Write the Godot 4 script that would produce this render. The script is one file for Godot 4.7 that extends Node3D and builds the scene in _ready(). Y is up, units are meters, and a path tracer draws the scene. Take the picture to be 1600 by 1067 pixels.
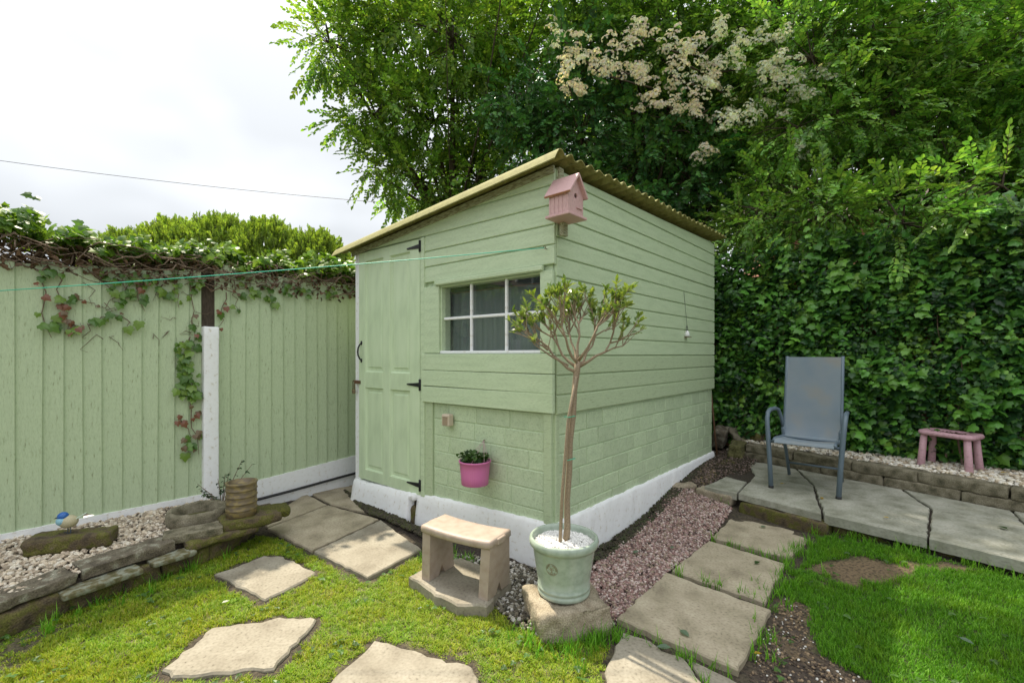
extends Node3D
# A sage-green garden shed between a painted fence and overgrown trees. Metres, y up; the camera looks along -z.

var rng := RandomNumberGenerator.new()
var M := {}
var taken := {}
var mesh_cache := {}
var noise := FastNoiseLite.new()


func _ready() -> void:
	# ---- camera
	var cam := Camera3D.new()
	cam.name = "camera"
	cam.position = Vector3(0, 1.25, 0)
	cam.projection = Camera3D.PROJECTION_FRUSTUM
	cam.near = 0.05
	cam.far = 600.0
	cam.size = 0.05 * 1067.0 / 711.0
	cam.frustum_offset = Vector2(0, 0.05 * 20.5 / 711.0)
	add_child(cam)
	cam.current = true
	# ---- sky and exposure
	var sm := ProceduralSkyMaterial.new()
	sm.sky_top_color = Color(1.20, 1.21, 1.23)
	sm.sky_horizon_color = Color(0.555, 0.57, 0.585)
	sm.sky_curve = 3.0
	sm.sky_energy_multiplier = 1.0
	sm.ground_bottom_color = Color(0.30, 0.31, 0.25)
	sm.ground_horizon_color = Color(0.62, 0.64, 0.60)
	sm.sun_angle_max = 60.0
	sm.sun_curve = 0.12
	sm.sky_cover = cloud_cover()
	sm.sky_cover_modulate = Color(1, 1, 1, 1)
	var sky := Sky.new()
	sky.sky_material = sm
	var env := Environment.new()
	env.background_mode = Environment.BG_SKY
	env.sky = sky
	env.tonemap_mode = Environment.TONE_MAPPER_LINEAR
	env.tonemap_exposure = 2.3
	env.sdfgi_enabled = true
	env.ssao_enabled = true
	env.ssil_enabled = true
	var we := WorldEnvironment.new()
	we.name = "world_environment"
	we.environment = env
	add_child(we)
	# ---- hazy sun, high behind the fence on the left
	var sun := DirectionalLight3D.new()
	sun.name = "sun"
	sun.light_color = Color(1.0, 0.955, 0.87)
	sun.light_energy = 1.0
	sun.light_angular_distance = 0.9
	sun.shadow_enabled = true
	add_child(sun)
	var to_sun := Vector3(-0.62, 1.66, -0.78).normalized()
	sun.look_at_from_position(to_sun * 50.0, Vector3.ZERO, Vector3.UP)

	rng.seed = 4711
	noise.seed = 11
	noise.frequency = 1.0
	noise.fractal_octaves = 3
	make_materials()
	# ---- setting
	build_paths()
	build_patio()
	build_bounce_paving()
	build_ground()
	# ---- structures
	build_shed()
	build_fence()
	build_houses()
	build_raised_bed()
	build_low_wall()
	# ---- vegetation
	build_trees()
	build_ivy_wall()
	build_fence_ivy()
	build_yew_hedge()
	build_grass()
	# ---- objects
	build_pot_tree()
	build_bench()
	build_chair()
	build_pink_stool()
	build_birdhouse()
	build_wall_things()
	build_bed_ornaments()
	build_lines()
	build_rocks()
	build_fallen_leaves()


# ------------------------------------------------------------------ helpers
func lin(r: float, g: float, b: float) -> Color:
	return Color(r, g, b).linear_to_srgb()


func at(x: float, y: float, d: float) -> Vector3:
	return Vector3(x, y, -d)


func rnd(a: float, b: float) -> float:
	return rng.randf_range(a, b)


func numbered(called: String) -> String:
	if not taken.has(called):
		taken[called] = 0
		return called
	taken[called] += 1
	return "%s_%03d" % [called, taken[called]]


func thing(called: String, label: String, category: String, pos := Vector3.ZERO, yaw := 0.0, group := "") -> Node3D:
	var o := Node3D.new()
	o.name = numbered(called)
	o.position = pos
	o.rotation.y = yaw
	add_child(o)
	o.set_meta("label", label)
	o.set_meta("category", category)
	if group:
		o.set_meta("group", group)
	return o


func structure(called: String, mesh: Mesh = null, m: Material = null) -> Node3D:
	var o: Node3D
	if mesh:
		o = MeshInstance3D.new()
		o.mesh = mesh
		o.material_override = m
	else:
		o = Node3D.new()
	o.name = numbered(called)
	add_child(o)
	o.set_meta("kind", "structure")
	return o


func part(parent: Node3D, called: String, mesh: Mesh, m: Material, xf := Transform3D(), label := "", kind := "") -> MeshInstance3D:
	var o := MeshInstance3D.new()
	o.name = called
	o.mesh = mesh
	o.material_override = m
	o.transform = xf
	parent.add_child(o, true)
	if label:
		o.set_meta("label", label)
	if kind:
		o.set_meta("kind", kind)
	return o


func scatter(parent: Node3D, called: String, mesh: Mesh, m: Material, places: Array, tints: Array = []) -> MultiMeshInstance3D:
	var mm := MultiMesh.new()
	mm.transform_format = MultiMesh.TRANSFORM_3D
	mm.use_colors = tints.size() > 0
	mm.mesh = mesh
	mm.instance_count = places.size()
	for i in places.size():
		mm.set_instance_transform(i, places[i])
		if tints.size() > 0:
			mm.set_instance_color(i, tints[i])
	var o := MultiMeshInstance3D.new()
	o.name = called
	o.multimesh = mm
	o.material_override = m
	parent.add_child(o, true)
	o.set_meta("kind", "stuff")
	return o


func shift(x: float, y: float, z: float) -> Transform3D:
	return Transform3D(Basis(), Vector3(x, y, z))


func st_new(smooth := false) -> SurfaceTool:
	var s := SurfaceTool.new()
	s.begin(Mesh.PRIMITIVE_TRIANGLES)
	s.set_smooth_group(0 if smooth else -1)
	return s


# corners run anticlockwise seen from outside; Godot wants them clockwise
func tri(s: SurfaceTool, a: Vector3, b: Vector3, c: Vector3) -> void:
	s.add_vertex(a)
	s.add_vertex(c)
	s.add_vertex(b)


func quad(s: SurfaceTool, a: Vector3, b: Vector3, c: Vector3, d: Vector3) -> void:
	tri(s, a, b, c)
	tri(s, a, c, d)


func done(s: SurfaceTool) -> ArrayMesh:
	s.generate_normals()
	return s.commit()


# box with chamfered edges, centred
func box(w: float, h: float, l: float, ch := 0.004) -> ArrayMesh:
	var key := "box %.4f %.4f %.4f %.4f" % [w, h, l, ch]
	if mesh_cache.has(key):
		return mesh_cache[key]
	var s := st_new()
	add_box(s, Transform3D(), Vector3(w, h, l), ch)
	mesh_cache[key] = done(s)
	return mesh_cache[key]


func add_box(s: SurfaceTool, xf: Transform3D, size: Vector3, ch := 0.004) -> void:
	var h := size / 2.0
	var c := minf(ch, minf(h.x, minf(h.y, h.z)) * 0.8)
	var p := func(sx: int, sy: int, sz: int, axis: int) -> Vector3:
		var v := Vector3(sx * (h.x - c), sy * (h.y - c), sz * (h.z - c))
		if axis == 0:
			v.x = sx * h.x
		elif axis == 1:
			v.y = sy * h.y
		else:
			v.z = sz * h.z
		return xf * v
	for k: int in [-1, 1]:
		var a: Array = [p.call(k, -1, -k, 0), p.call(k, 1, -k, 0), p.call(k, 1, k, 0), p.call(k, -1, k, 0)]
		# faces across x, y, z
		quad(s, a[3], a[0], a[1], a[2])
		a = [p.call(-k, k, -1, 1), p.call(k, k, -1, 1), p.call(k, k, 1, 1), p.call(-k, k, 1, 1)]
		quad(s, a[3], a[2], a[1], a[0])
		a = [p.call(-1, -k, k, 2), p.call(1, -k, k, 2), p.call(1, k, k, 2), p.call(-1, k, k, 2)]
		quad(s, a[0], a[1], a[2], a[3])
	for i: int in [-1, 1]:
		for j: int in [-1, 1]:
			var q: Array = [p.call(i, j, -1, 0), p.call(i, j, 1, 0), p.call(i, j, 1, 1), p.call(i, j, -1, 1)]
			quad_out(s, q, xf.basis * Vector3(i, j, 0))
			q = [p.call(i, -1, j, 0), p.call(i, 1, j, 0), p.call(i, 1, j, 2), p.call(i, -1, j, 2)]
			quad_out(s, q, xf.basis * Vector3(i, 0, j))
			q = [p.call(-1, i, j, 1), p.call(1, i, j, 1), p.call(1, i, j, 2), p.call(-1, i, j, 2)]
			quad_out(s, q, xf.basis * Vector3(0, i, j))
			for k: int in [-1, 1]:
				tri_out(s, p.call(i, j, k, 0), p.call(i, j, k, 1), p.call(i, j, k, 2), xf.basis * Vector3(i, j, k))


func quad_out(s: SurfaceTool, q: Array, out: Vector3) -> void:
	if (q[1] - q[0]).cross(q[2] - q[0]).dot(out) > 0.0:
		quad(s, q[0], q[1], q[2], q[3])
	else:
		quad(s, q[3], q[2], q[1], q[0])


func tri_out(s: SurfaceTool, a: Vector3, b: Vector3, c: Vector3, out: Vector3) -> void:
	if (b - a).cross(c - a).dot(out) > 0.0:
		tri(s, a, b, c)
	else:
		tri(s, a, c, b)


# convex polygon in x, y (anticlockwise) pulled from z0 to z1
func add_slice(s: SurfaceTool, poly: Array, z0: float, z1: float) -> void:
	var n := poly.size()
	for i in range(1, n - 1):
		tri(s, Vector3(poly[0].x, poly[0].y, z1), Vector3(poly[i].x, poly[i].y, z1), Vector3(poly[i + 1].x, poly[i + 1].y, z1))
		tri(s, Vector3(poly[0].x, poly[0].y, z0), Vector3(poly[i + 1].x, poly[i + 1].y, z0), Vector3(poly[i].x, poly[i].y, z0))
	for i in n:
		var a: Vector2 = poly[i]
		var b: Vector2 = poly[(i + 1) % n]
		quad(s, Vector3(a.x, a.y, z0), Vector3(b.x, b.y, z0), Vector3(b.x, b.y, z1), Vector3(a.x, a.y, z1))


func slice(poly: Array, z0: float, z1: float) -> ArrayMesh:
	var s := st_new()
	add_slice(s, poly, z0, z1)
	return done(s)


# round bar through points
func add_tube(s: SurfaceTool, pts: Array, radii: Array, sides := 6, capped := true) -> void:
	var n := pts.size()
	var rings: Array = []
	var side := Vector3.ZERO
	for i in n:
		var dir: Vector3 = (pts[mini(i + 1, n - 1)] - pts[maxi(i - 1, 0)]).normalized()
		if side == Vector3.ZERO:
			side = dir.cross(Vector3.UP if absf(dir.y) < 0.9 else Vector3.RIGHT).normalized()
		side = (side - dir * side.dot(dir)).normalized()
		var other := dir.cross(side)
		var r: float = radii[i] if radii.size() > 1 else radii[0]
		var ring: Array = []
		for k in sides:
			var a := TAU * k / sides
			ring.append(pts[i] + (side * cos(a) + other * sin(a)) * r)
		rings.append(ring)
	for i in n - 1:
		for k in sides:
			var k2 := (k + 1) % sides
			quad(s, rings[i][k], rings[i][k2], rings[i + 1][k2], rings[i + 1][k])
	if capped:
		for k in range(1, sides - 1):
			tri(s, rings[0][0], rings[0][k + 1], rings[0][k])
			tri(s, rings[n - 1][0], rings[n - 1][k], rings[n - 1][k + 1])


func tube(pts: Array, radii: Array, sides := 6) -> ArrayMesh:
	var s := st_new(true)
	add_tube(s, pts, radii, sides)
	return done(s)


# profile of Vector2(radius, height), turned round y
func lathe(profile: Array, segs := 32, smooth := true) -> ArrayMesh:
	var s := st_new(smooth)
	for i in profile.size() - 1:
		var a: Vector2 = profile[i]
		var b: Vector2 = profile[i + 1]
		for k in segs:
			var t0 := TAU * k / segs
			var t1 := TAU * (k + 1) / segs
			var p := [Vector3(a.x * cos(t0), a.y, -a.x * sin(t0)), Vector3(a.x * cos(t1), a.y, -a.x * sin(t1)), Vector3(b.x * cos(t1), b.y, -b.x * sin(t1)), Vector3(b.x * cos(t0), b.y, -b.x * sin(t0))]
			if a.x < 1e-5:
				tri(s, p[0], p[2], p[3])
			elif b.x < 1e-5:
				tri(s, p[0], p[1], p[2])
			else:
				quad(s, p[0], p[1], p[2], p[3])
	return done(s)


# block of rough stone: a box with rounded, uneven faces
func rough_block(w: float, h: float, l: float, key: int, rough := 0.012, round_r := 0.015, cells := Vector3i(8, 4, 5), freq := 7.0) -> ArrayMesh:
	var s := st_new(true)
	var hs := Vector3(w, h, l) / 2.0
	var r := minf(round_r, minf(hs.x, minf(hs.y, hs.z)) * 0.9)
	var off := Vector3(key * 3.7, key * 1.3, key * 5.1)
	var bend := func(p: Vector3) -> Vector3:
		var inner := p.clamp(-hs + Vector3.ONE * r, hs - Vector3.ONE * r)
		var n := (p - inner)
		n = n.normalized() if n.length() > 1e-6 else Vector3.ZERO
		var q: Vector3 = inner + n * r
		var d := noise.get_noise_3dv(q * freq + off) * rough + noise.get_noise_3dv(q * freq * 3.1 + off) * rough * 0.45
		var taper := noise.get_noise_3dv(q * 1.7 + off * 2.0) * rough * 1.5
		return q + n * d + Vector3(n.x, n.y * 0.5, n.z) * taper
	var ax := [[Vector3.RIGHT, Vector3.UP, Vector3.BACK, cells.x, cells.y], [Vector3.LEFT, Vector3.UP, Vector3.FORWARD, cells.x, cells.y], [Vector3.FORWARD, Vector3.UP, Vector3.RIGHT, cells.z, cells.y], [Vector3.BACK, Vector3.UP, Vector3.LEFT, cells.z, cells.y], [Vector3.RIGHT, Vector3.FORWARD, Vector3.UP, cells.x, cells.z], [Vector3.RIGHT, Vector3.BACK, Vector3.DOWN, cells.x, cells.z]]
	for f: Array in ax:
		var u: Vector3 = f[0] * hs
		var v: Vector3 = f[1] * hs
		var n: Vector3 = f[2] * hs
		var gu := edge_steps(int(f[3]), r * 1.15 / u.length())
		var gv := edge_steps(int(f[4]), r * 1.15 / v.length())
		for i in gu.size() - 1:
			for j in gv.size() - 1:
				var c: Array = []
				for e: Array in [[0, 0], [1, 0], [1, 1], [0, 1]]:
					c.append(bend.call(n + u * gu[i + e[0]] + v * gv[j + e[1]]))
				quad(s, c[0], c[1], c[2], c[3])
	return done(s)


func edge_steps(n: int, e: float) -> Array:
	var out: Array = [-1.0]
	e = minf(e, 0.4)
	for i in n + 1:
		out.append(lerpf(-1.0 + e, 1.0 - e, float(i) / n))
	out.append(1.0)
	return out


# flagstone from an outline of Vector2(x, depth) in the world, relative to its centre; the top lies at y = 0
func flagstone(outline: Array, thick: float, key: int, jag := 0.006, ch := 0.007) -> Array:
	var mid := Vector2.ZERO
	for p: Vector2 in outline:
		mid += p / outline.size()
	var ring: Array = []
	for i in outline.size():
		var a: Vector2 = outline[i] - mid
		var b: Vector2 = outline[(i + 1) % outline.size()] - mid
		var n := maxi(2, int((b - a).length() / 0.035))
		for k in n:
			var q: Vector2 = a.lerp(b, float(k) / n)
			var j := jag * (0.5 if k == 0 else 1.0)
			q += q.normalized() * (noise.get_noise_2d(q.x * 9.0 + key * 7.0, q.y * 9.0) * j * 2.0 + noise.get_noise_2d(q.x * 40.0, q.y * 40.0 + key * 3.0) * j) - q.normalized() * 0.002
			ring.append(q)
	var s := st_new(false)
	var area := 0.0
	for i in ring.size():
		area += ring[i].cross(ring[(i + 1) % ring.size()])
	if area < 0.0:
		ring.reverse()
	var rows: Array = []
	for lay: Array in [[1.0, -thick], [1.0, -ch], [0.0, 0.0]]:
		var row: Array = []
		for q: Vector2 in ring:
			var w := q if lay[0] == 1.0 else q - q.normalized() * ch
			var y: float = lay[1]
			row.append(Vector3(w.x, y, -w.y))
		rows.append(row)
	var n := ring.size()
	for r in 2:
		for i in n:
			var i2 := (i + 1) % n
			quad(s, rows[r][i], rows[r][i2], rows[r + 1][i2], rows[r + 1][i])
	var flat := PackedVector2Array()
	for q: Vector3 in rows[2]:
		flat.append(Vector2(q.x, q.z))
	var idx := Geometry2D.triangulate_polygon(flat)
	for i in range(0, idx.size(), 3):
		tri_out(s, rows[2][idx[i]], rows[2][idx[i + 1]], rows[2][idx[i + 2]], Vector3.UP)
	return [done(s), mid]


func inside(p: Vector2, poly: Array) -> bool:
	return Geometry2D.is_point_in_polygon(p, PackedVector2Array(poly))


func grow(poly: Array, by: float) -> Array:
	var got := Geometry2D.offset_polygon(PackedVector2Array(poly), by)
	return Array(got[0]) if got.size() else poly


# ------------------------------------------------------------------ materials
func noise_tex(key: int, freq: float, stops: Array, octaves := 4, kind := FastNoiseLite.TYPE_SIMPLEX_SMOOTH, size := 512) -> NoiseTexture2D:
	var f := FastNoiseLite.new()
	f.seed = key
	f.noise_type = kind
	f.frequency = freq
	f.fractal_octaves = octaves
	var g := Gradient.new()
	var offs := PackedFloat32Array()
	var cols := PackedColorArray()
	for a: Array in stops:
		offs.append(a[0])
		cols.append(a[1])
	g.offsets = offs
	g.colors = cols
	var t := NoiseTexture2D.new()
	t.width = size
	t.height = size
	t.seamless = true
	t.seamless_blend_skirt = 0.15
	t.noise = f
	t.color_ramp = g
	return t


func grey_tex(key: int, freq: float, octaves := 4, kind := FastNoiseLite.TYPE_SIMPLEX_SMOOTH) -> NoiseTexture2D:
	var k := "grey %d %f %d %d" % [key, freq, octaves, kind]
	if not mesh_cache.has(k):
		mesh_cache[k] = noise_tex(key, freq, [[0.0, Color.BLACK], [1.0, Color.WHITE]], octaves, kind)
	return mesh_cache[k]


func surf(tex: Texture2D, rough: float, scale := Vector3.ONE, bump: Texture2D = null, bump_cm := 0.0, grain: Texture2D = null, grain_scale := 2.7, spec := 0.5) -> StandardMaterial3D:
	var m := StandardMaterial3D.new()
	m.albedo_texture = tex
	m.roughness = rough
	m.metallic_specular = spec
	m.uv1_triplanar = true
	m.uv1_triplanar_sharpness = 4.0
	m.uv1_scale = scale
	if grain:
		m.detail_enabled = true
		m.detail_blend_mode = BaseMaterial3D.BLEND_MODE_MUL
		m.detail_uv_layer = BaseMaterial3D.DETAIL_UV_2
		m.detail_albedo = grain
		m.uv2_triplanar = true
		m.uv2_scale = scale * grain_scale
	if bump:
		m.heightmap_enabled = true
		m.heightmap_texture = bump
		m.heightmap_scale = bump_cm
	return m


# the same stuff cut from other places, so that alike pieces do not repeat one another
func cuts(m: StandardMaterial3D, n := 5) -> Array:
	var out: Array = []
	for i in n:
		var c: StandardMaterial3D = m.duplicate()
		c.uv1_offset = Vector3(0.37 * i + 0.11, 0.61 * i, 0.23 * i)
		c.uv2_offset = Vector3(0.53 * i + 0.3, 0.29 * i, 0.71 * i)
		out.append(c)
	return out


func pick(list: Array) -> StandardMaterial3D:
	return list[rng.randi() % list.size()]


func plain(color: Color, rough: float, metal := 0.0, spec := 0.5) -> StandardMaterial3D:
	var m := StandardMaterial3D.new()
	m.albedo_color = color
	m.roughness = rough
	m.metallic = metal
	m.metallic_specular = spec
	return m


func leafy(rough: float, through: float, spec := 0.5) -> StandardMaterial3D:
	var m := StandardMaterial3D.new()
	m.vertex_color_use_as_albedo = true
	m.roughness = rough
	m.metallic_specular = spec
	m.backlight_enabled = true
	m.backlight = Color(through, through, through * 0.7)
	m.cull_mode = BaseMaterial3D.CULL_DISABLED
	return m


func make_materials() -> void:
	var fine := grey_tex(3, 0.09, 5)
	var mid := grey_tex(4, 0.03, 6)
	var specks := noise_tex(6, 0.11, [[0.0, Color(0.5, 0.48, 0.45)], [0.13, Color(0.74, 0.73, 0.71)], [0.24, Color(0.90, 0.895, 0.885)], [0.6, Color(0.96, 0.96, 0.955)], [1.0, Color(1, 1, 1)]], 6)
	var grit := noise_tex(7, 0.16, [[0.0, Color(0.62, 0.61, 0.58)], [0.4, Color(0.86, 0.85, 0.83)], [0.62, Color(0.98, 0.98, 0.97)], [1.0, Color(1, 1, 1)]], 5)
	var streaks := noise_tex(8, 0.05, [[0.0, Color(0.70, 0.72, 0.66)], [0.22, Color(0.92, 0.925, 0.905)], [0.45, Color(0.97, 0.97, 0.965)], [1.0, Color(1, 1, 1)]], 5)
	# sage paint on timber, brick and doors
	var sage := noise_tex(21, 0.012, [[0.0, lin(0.499, 0.612, 0.405)], [0.45, lin(0.563, 0.682, 0.457)], [1.0, lin(0.607, 0.721, 0.496)]], 5)
	var sage_worn := noise_tex(22, 0.03, [[0.0, lin(0.194, 0.210, 0.123)], [0.17, lin(0.399, 0.480, 0.295)], [0.24, lin(0.472, 0.572, 0.369)], [1.0, lin(0.526, 0.628, 0.413)]], 6)
	M.sage_board = surf(sage, 0.5, Vector3(0.5, 4.0, 4.0), fine, 0.035, streaks, 2.3)
	M.sage_door = surf(sage, 0.45, Vector3(1.5, 0.5, 1.5), fine, 0.010)
	M.sage_brick = surf(sage, 0.5, Vector3(2.3, 2.3, 2.3), fine, 0.14, streaks, 0.9)
	M.sage_fence = cuts(surf(sage_worn, 0.55, Vector3(4.0, 0.55, 4.0), fine, 0.05, streaks, 2.1), 6)
	M.sage_worn = surf(sage_worn, 0.55, Vector3(0.6, 4.5, 4.5), fine, 0.05, streaks, 2.0)
	M.bricks = cuts(M.sage_brick, 6)
	for i in 6:
		M.bricks[i].albedo_color = Color(1, 1, 1).darkened(0.02 * (i % 4))
	M.boards = cuts(M.sage_board, 6)
	var bare := noise_tex(23, 0.03, [[0.0, lin(0.10, 0.09, 0.05)], [0.45, lin(0.30, 0.29, 0.18)], [0.62, lin(0.40, 0.42, 0.28)], [1.0, lin(0.44, 0.46, 0.31)]], 6)
	M.bare_wood = surf(bare, 0.75, Vector3(1.0, 5.0, 5.0), fine, 0.08)
	var white := noise_tex(24, 0.02, [[0.0, lin(0.48, 0.43, 0.36)], [0.14, lin(0.68, 0.65, 0.60)], [0.30, lin(0.83, 0.835, 0.84)], [1.0, lin(0.87, 0.88, 0.89)]], 5)
	M.white_render = surf(white, 0.7, Vector3(2.0, 2.0, 2.0), fine, 0.09)
	M.white_paint = surf(white, 0.5, Vector3(2.5, 2.5, 2.5), fine, 0.02)
	var roofc := noise_tex(25, 0.02, [[0.0, lin(0.07, 0.065, 0.02)], [0.22, lin(0.21, 0.20, 0.055)], [0.5, lin(0.29, 0.275, 0.085)], [1.0, lin(0.33, 0.32, 0.12)]], 6)
	M.roof = surf(roofc, 0.8, Vector3(1.6, 1.6, 1.6), fine, 0.06, specks, 0.6)
	M.black_iron = plain(lin(0.018, 0.02, 0.022), 0.42, 0.3)
	M.glass = plain(Color(0.50, 0.56, 0.55, 0.07), 0.02)  # grey-green film added in place of the fence mirrored in the panes
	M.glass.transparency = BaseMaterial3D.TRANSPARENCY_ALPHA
	M.dark_wood = surf(noise_tex(26, 0.02, [[0.0, lin(0.035, 0.024, 0.016)], [1.0, lin(0.10, 0.075, 0.05)]], 5), 0.8, Vector3(6, 1.2, 6), fine, 0.3)
	# stone and ground
	var slab := noise_tex(31, 0.008, [[0.0, lin(0.221, 0.192, 0.144)], [0.4, lin(0.291, 0.259, 0.201)], [0.6, lin(0.316, 0.284, 0.223)], [1.0, lin(0.368, 0.331, 0.266)]], 6)
	M.slab = cuts(surf(slab, 0.85, Vector3(1.0, 1.0, 1.0), fine, 0.10, specks, 0.9), 4)
	var slab2 := noise_tex(32, 0.008, [[0.0, lin(0.249, 0.209, 0.145)], [0.4, lin(0.365, 0.314, 0.220)], [0.6, lin(0.412, 0.352, 0.255)], [1.0, lin(0.493, 0.429, 0.315)]], 6)
	M.slab_grey = cuts(surf(slab2, 0.85, Vector3(1.0, 1.0, 1.0), fine, 0.08, specks, 0.9), 4)
	var patio := noise_tex(33, 0.009, [[0.0, lin(0.202, 0.201, 0.150)], [0.38, lin(0.319, 0.318, 0.255)], [0.65, lin(0.381, 0.376, 0.315)], [1.0, lin(0.459, 0.445, 0.380)]], 6)
	M.patio = cuts(surf(patio, 0.82, Vector3(1.0, 1.0, 1.0), fine, 0.08, specks, 0.85), 4)
	var mossy := noise_tex(34, 0.012, [[0.0, lin(0.045, 0.035, 0.02)], [0.35, lin(0.12, 0.09, 0.055)], [0.52, lin(0.135, 0.11, 0.045)], [0.62, lin(0.105, 0.105, 0.02)], [0.78, lin(0.145, 0.14, 0.03)], [1.0, lin(0.20, 0.165, 0.11)]], 6)
	M.mossy = cuts(surf(mossy, 0.95, Vector3(1.6, 1.6, 1.6), fine, 0.35, grit, 0.8), 4)
	var lichen := noise_tex(35, 0.014, [[0.0, lin(0.07, 0.058, 0.042)], [0.4, lin(0.155, 0.13, 0.095)], [0.62, lin(0.20, 0.175, 0.13)], [0.72, lin(0.29, 0.275, 0.215)], [1.0, lin(0.34, 0.335, 0.27)]], 6)
	M.coping = cuts(surf(lichen, 0.92, Vector3(1.6, 1.6, 1.6), fine, 0.30, grit, 0.8), 4)
	var wallst := noise_tex(36, 0.012, [[0.0, lin(0.07, 0.068, 0.04)], [0.4, lin(0.185, 0.165, 0.11)], [0.62, lin(0.25, 0.225, 0.16)], [1.0, lin(0.34, 0.305, 0.225)]], 6)
	M.wall_stone = cuts(surf(wallst, 0.9, Vector3(1.7, 1.7, 1.7), fine, 0.32, grit, 0.8), 5)
	var sand := noise_tex(37, 0.012, [[0.0, lin(0.26, 0.21, 0.145)], [0.5, lin(0.38, 0.325, 0.24)], [1.0, lin(0.46, 0.40, 0.305)]], 5)
	M.sandstone = surf(sand, 0.9, Vector3(1.7, 1.7, 1.7), fine, 0.25, grit, 0.8)
	var soil := grey_tex(38, 0.03, 6)
	M.ground = surf(noise_tex(39, 0.04, [[0.0, Color(0.45, 0.45, 0.45)], [0.5, Color(0.85, 0.85, 0.85)], [1.0, Color(1, 1, 1)]], 6), 0.95, Vector3(2.1, 2.1, 2.1), soil, 0.8)
	M.ground.vertex_color_use_as_albedo = true
	M.pebble = plain(Color.WHITE, 0.85)
	M.pebble.vertex_color_use_as_albedo = true
	# plants
	M.leaf = leafy(0.42, 1.0)
	M.glossy_leaf = leafy(0.3, 0.85)
	M.ivy_leaf = leafy(0.33, 0.7)
	M.grass = leafy(0.5, 0.95, 0.35)
	M.blossom = leafy(0.7, 1.0, 0.3)
	M.petal = leafy(0.7, 0.5, 0.3)
	M.bark = surf(noise_tex(41, 0.03, [[0.0, lin(0.035, 0.026, 0.018)], [0.5, lin(0.085, 0.064, 0.042)], [1.0, lin(0.13, 0.10, 0.065)]], 5), 0.9, Vector3(8, 2, 8), fine, 0.2)
	M.pale_bark = surf(noise_tex(42, 0.03, [[0.0, lin(0.142, 0.100, 0.063)], [0.5, lin(0.285, 0.220, 0.144)], [1.0, lin(0.361, 0.290, 0.207)]], 5), 0.8, Vector3(14, 5, 14), fine, 0.05)
	M.twig = plain(lin(0.15, 0.095, 0.06), 0.85)
	M.dead_stem = surf(noise_tex(43, 0.05, [[0.0, lin(0.08, 0.052, 0.033)], [0.5, lin(0.17, 0.12, 0.085)], [1.0, lin(0.34, 0.26, 0.19)]], 4), 0.9, Vector3(3, 3, 3))
	# made things
	M.pink_wood = surf(noise_tex(51, 0.03, [[0.0, lin(0.16, 0.10, 0.085)], [0.2, lin(0.46, 0.28, 0.265)], [0.28, lin(0.57, 0.36, 0.345)], [1.0, lin(0.64, 0.425, 0.41)]], 5), 0.6, Vector3(9, 2, 9), fine, 0.03)
	M.pink_edge = plain(lin(0.42, 0.20, 0.12), 0.7)
	M.pink_plastic = plain(lin(0.58, 0.16, 0.36), 0.45)
	M.pale_pink = surf(noise_tex(52, 0.02, [[0.0, lin(0.36, 0.20, 0.22)], [0.4, lin(0.52, 0.31, 0.345)], [1.0, lin(0.60, 0.37, 0.41)]], 4), 0.55, Vector3(3, 3, 3))
	M.beige_plastic = surf(noise_tex(53, 0.015, [[0.0, lin(0.328, 0.250, 0.194)], [0.5, lin(0.382, 0.304, 0.243)], [1.0, lin(0.413, 0.335, 0.274)]], 4), 0.5, Vector3(2, 2, 2), fine, 0.03)
	M.celadon = surf(noise_tex(54, 0.02, [[0.0, lin(0.27, 0.33, 0.26)], [0.5, lin(0.34, 0.405, 0.33)], [1.0, lin(0.39, 0.455, 0.38)]], 4), 0.16, Vector3(2, 2, 2))
	M.clay_mark = plain(lin(0.22, 0.16, 0.075), 0.7)
	M.blue_grey = plain(lin(0.11, 0.15, 0.185), 0.42)
	var sling := noise_tex(55, 0.005, [[0.0, lin(0.182, 0.230, 0.270)], [0.5, lin(0.209, 0.247, 0.276)], [1.0, lin(0.248, 0.247, 0.234)]], 3)
	M.sling = surf(sling, 0.75, Vector3(1.2, 1.2, 1.2), grey_tex(56, 0.2, 1), 0.06)
	M.brass = surf(noise_tex(57, 0.02, [[0.0, lin(0.09, 0.07, 0.045)], [0.5, lin(0.16, 0.12, 0.07)], [0.66, lin(0.21, 0.155, 0.06)], [1.0, lin(0.27, 0.21, 0.085)]], 3), 0.5, Vector3(1.4, 3, 1.4), fine, 0.02)
	M.line_green = plain(lin(0.03, 0.50, 0.33), 0.45)
	M.wire_black = plain(lin(0.02, 0.02, 0.022), 0.6)
	M.box_beige = plain(lin(0.56, 0.47, 0.36), 0.55)
	M.box_inner = plain(lin(0.33, 0.25, 0.17), 0.6)
	M.bird_blue = surf(noise_tex(58, 0.05, [[0.0, lin(0.01, 0.05, 0.22)], [0.6, lin(0.02, 0.12, 0.42)], [1.0, lin(0.10, 0.35, 0.60)]], 3), 0.4, Vector3(6, 6, 6))
	M.bird_cream = surf(noise_tex(59, 0.05, [[0.0, lin(0.34, 0.30, 0.18)], [1.0, lin(0.55, 0.50, 0.34)]], 4), 0.6, Vector3(6, 6, 6))
	M.bird_tail = plain(lin(0.52, 0.62, 0.52), 0.55)
	M.rust = plain(lin(0.14, 0.075, 0.04), 0.7, 0.3)
	M.red_brick = surf(noise_tex(60, 0.02, [[0.0, lin(0.20, 0.085, 0.05)], [0.5, lin(0.34, 0.155, 0.095)], [1.0, lin(0.44, 0.22, 0.14)]], 5), 0.9, Vector3(3, 9, 3))
	M.tile_roof = plain(lin(0.10, 0.07, 0.06), 0.85)
	M.glass_dark = plain(lin(0.03, 0.035, 0.04), 0.06)
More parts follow.
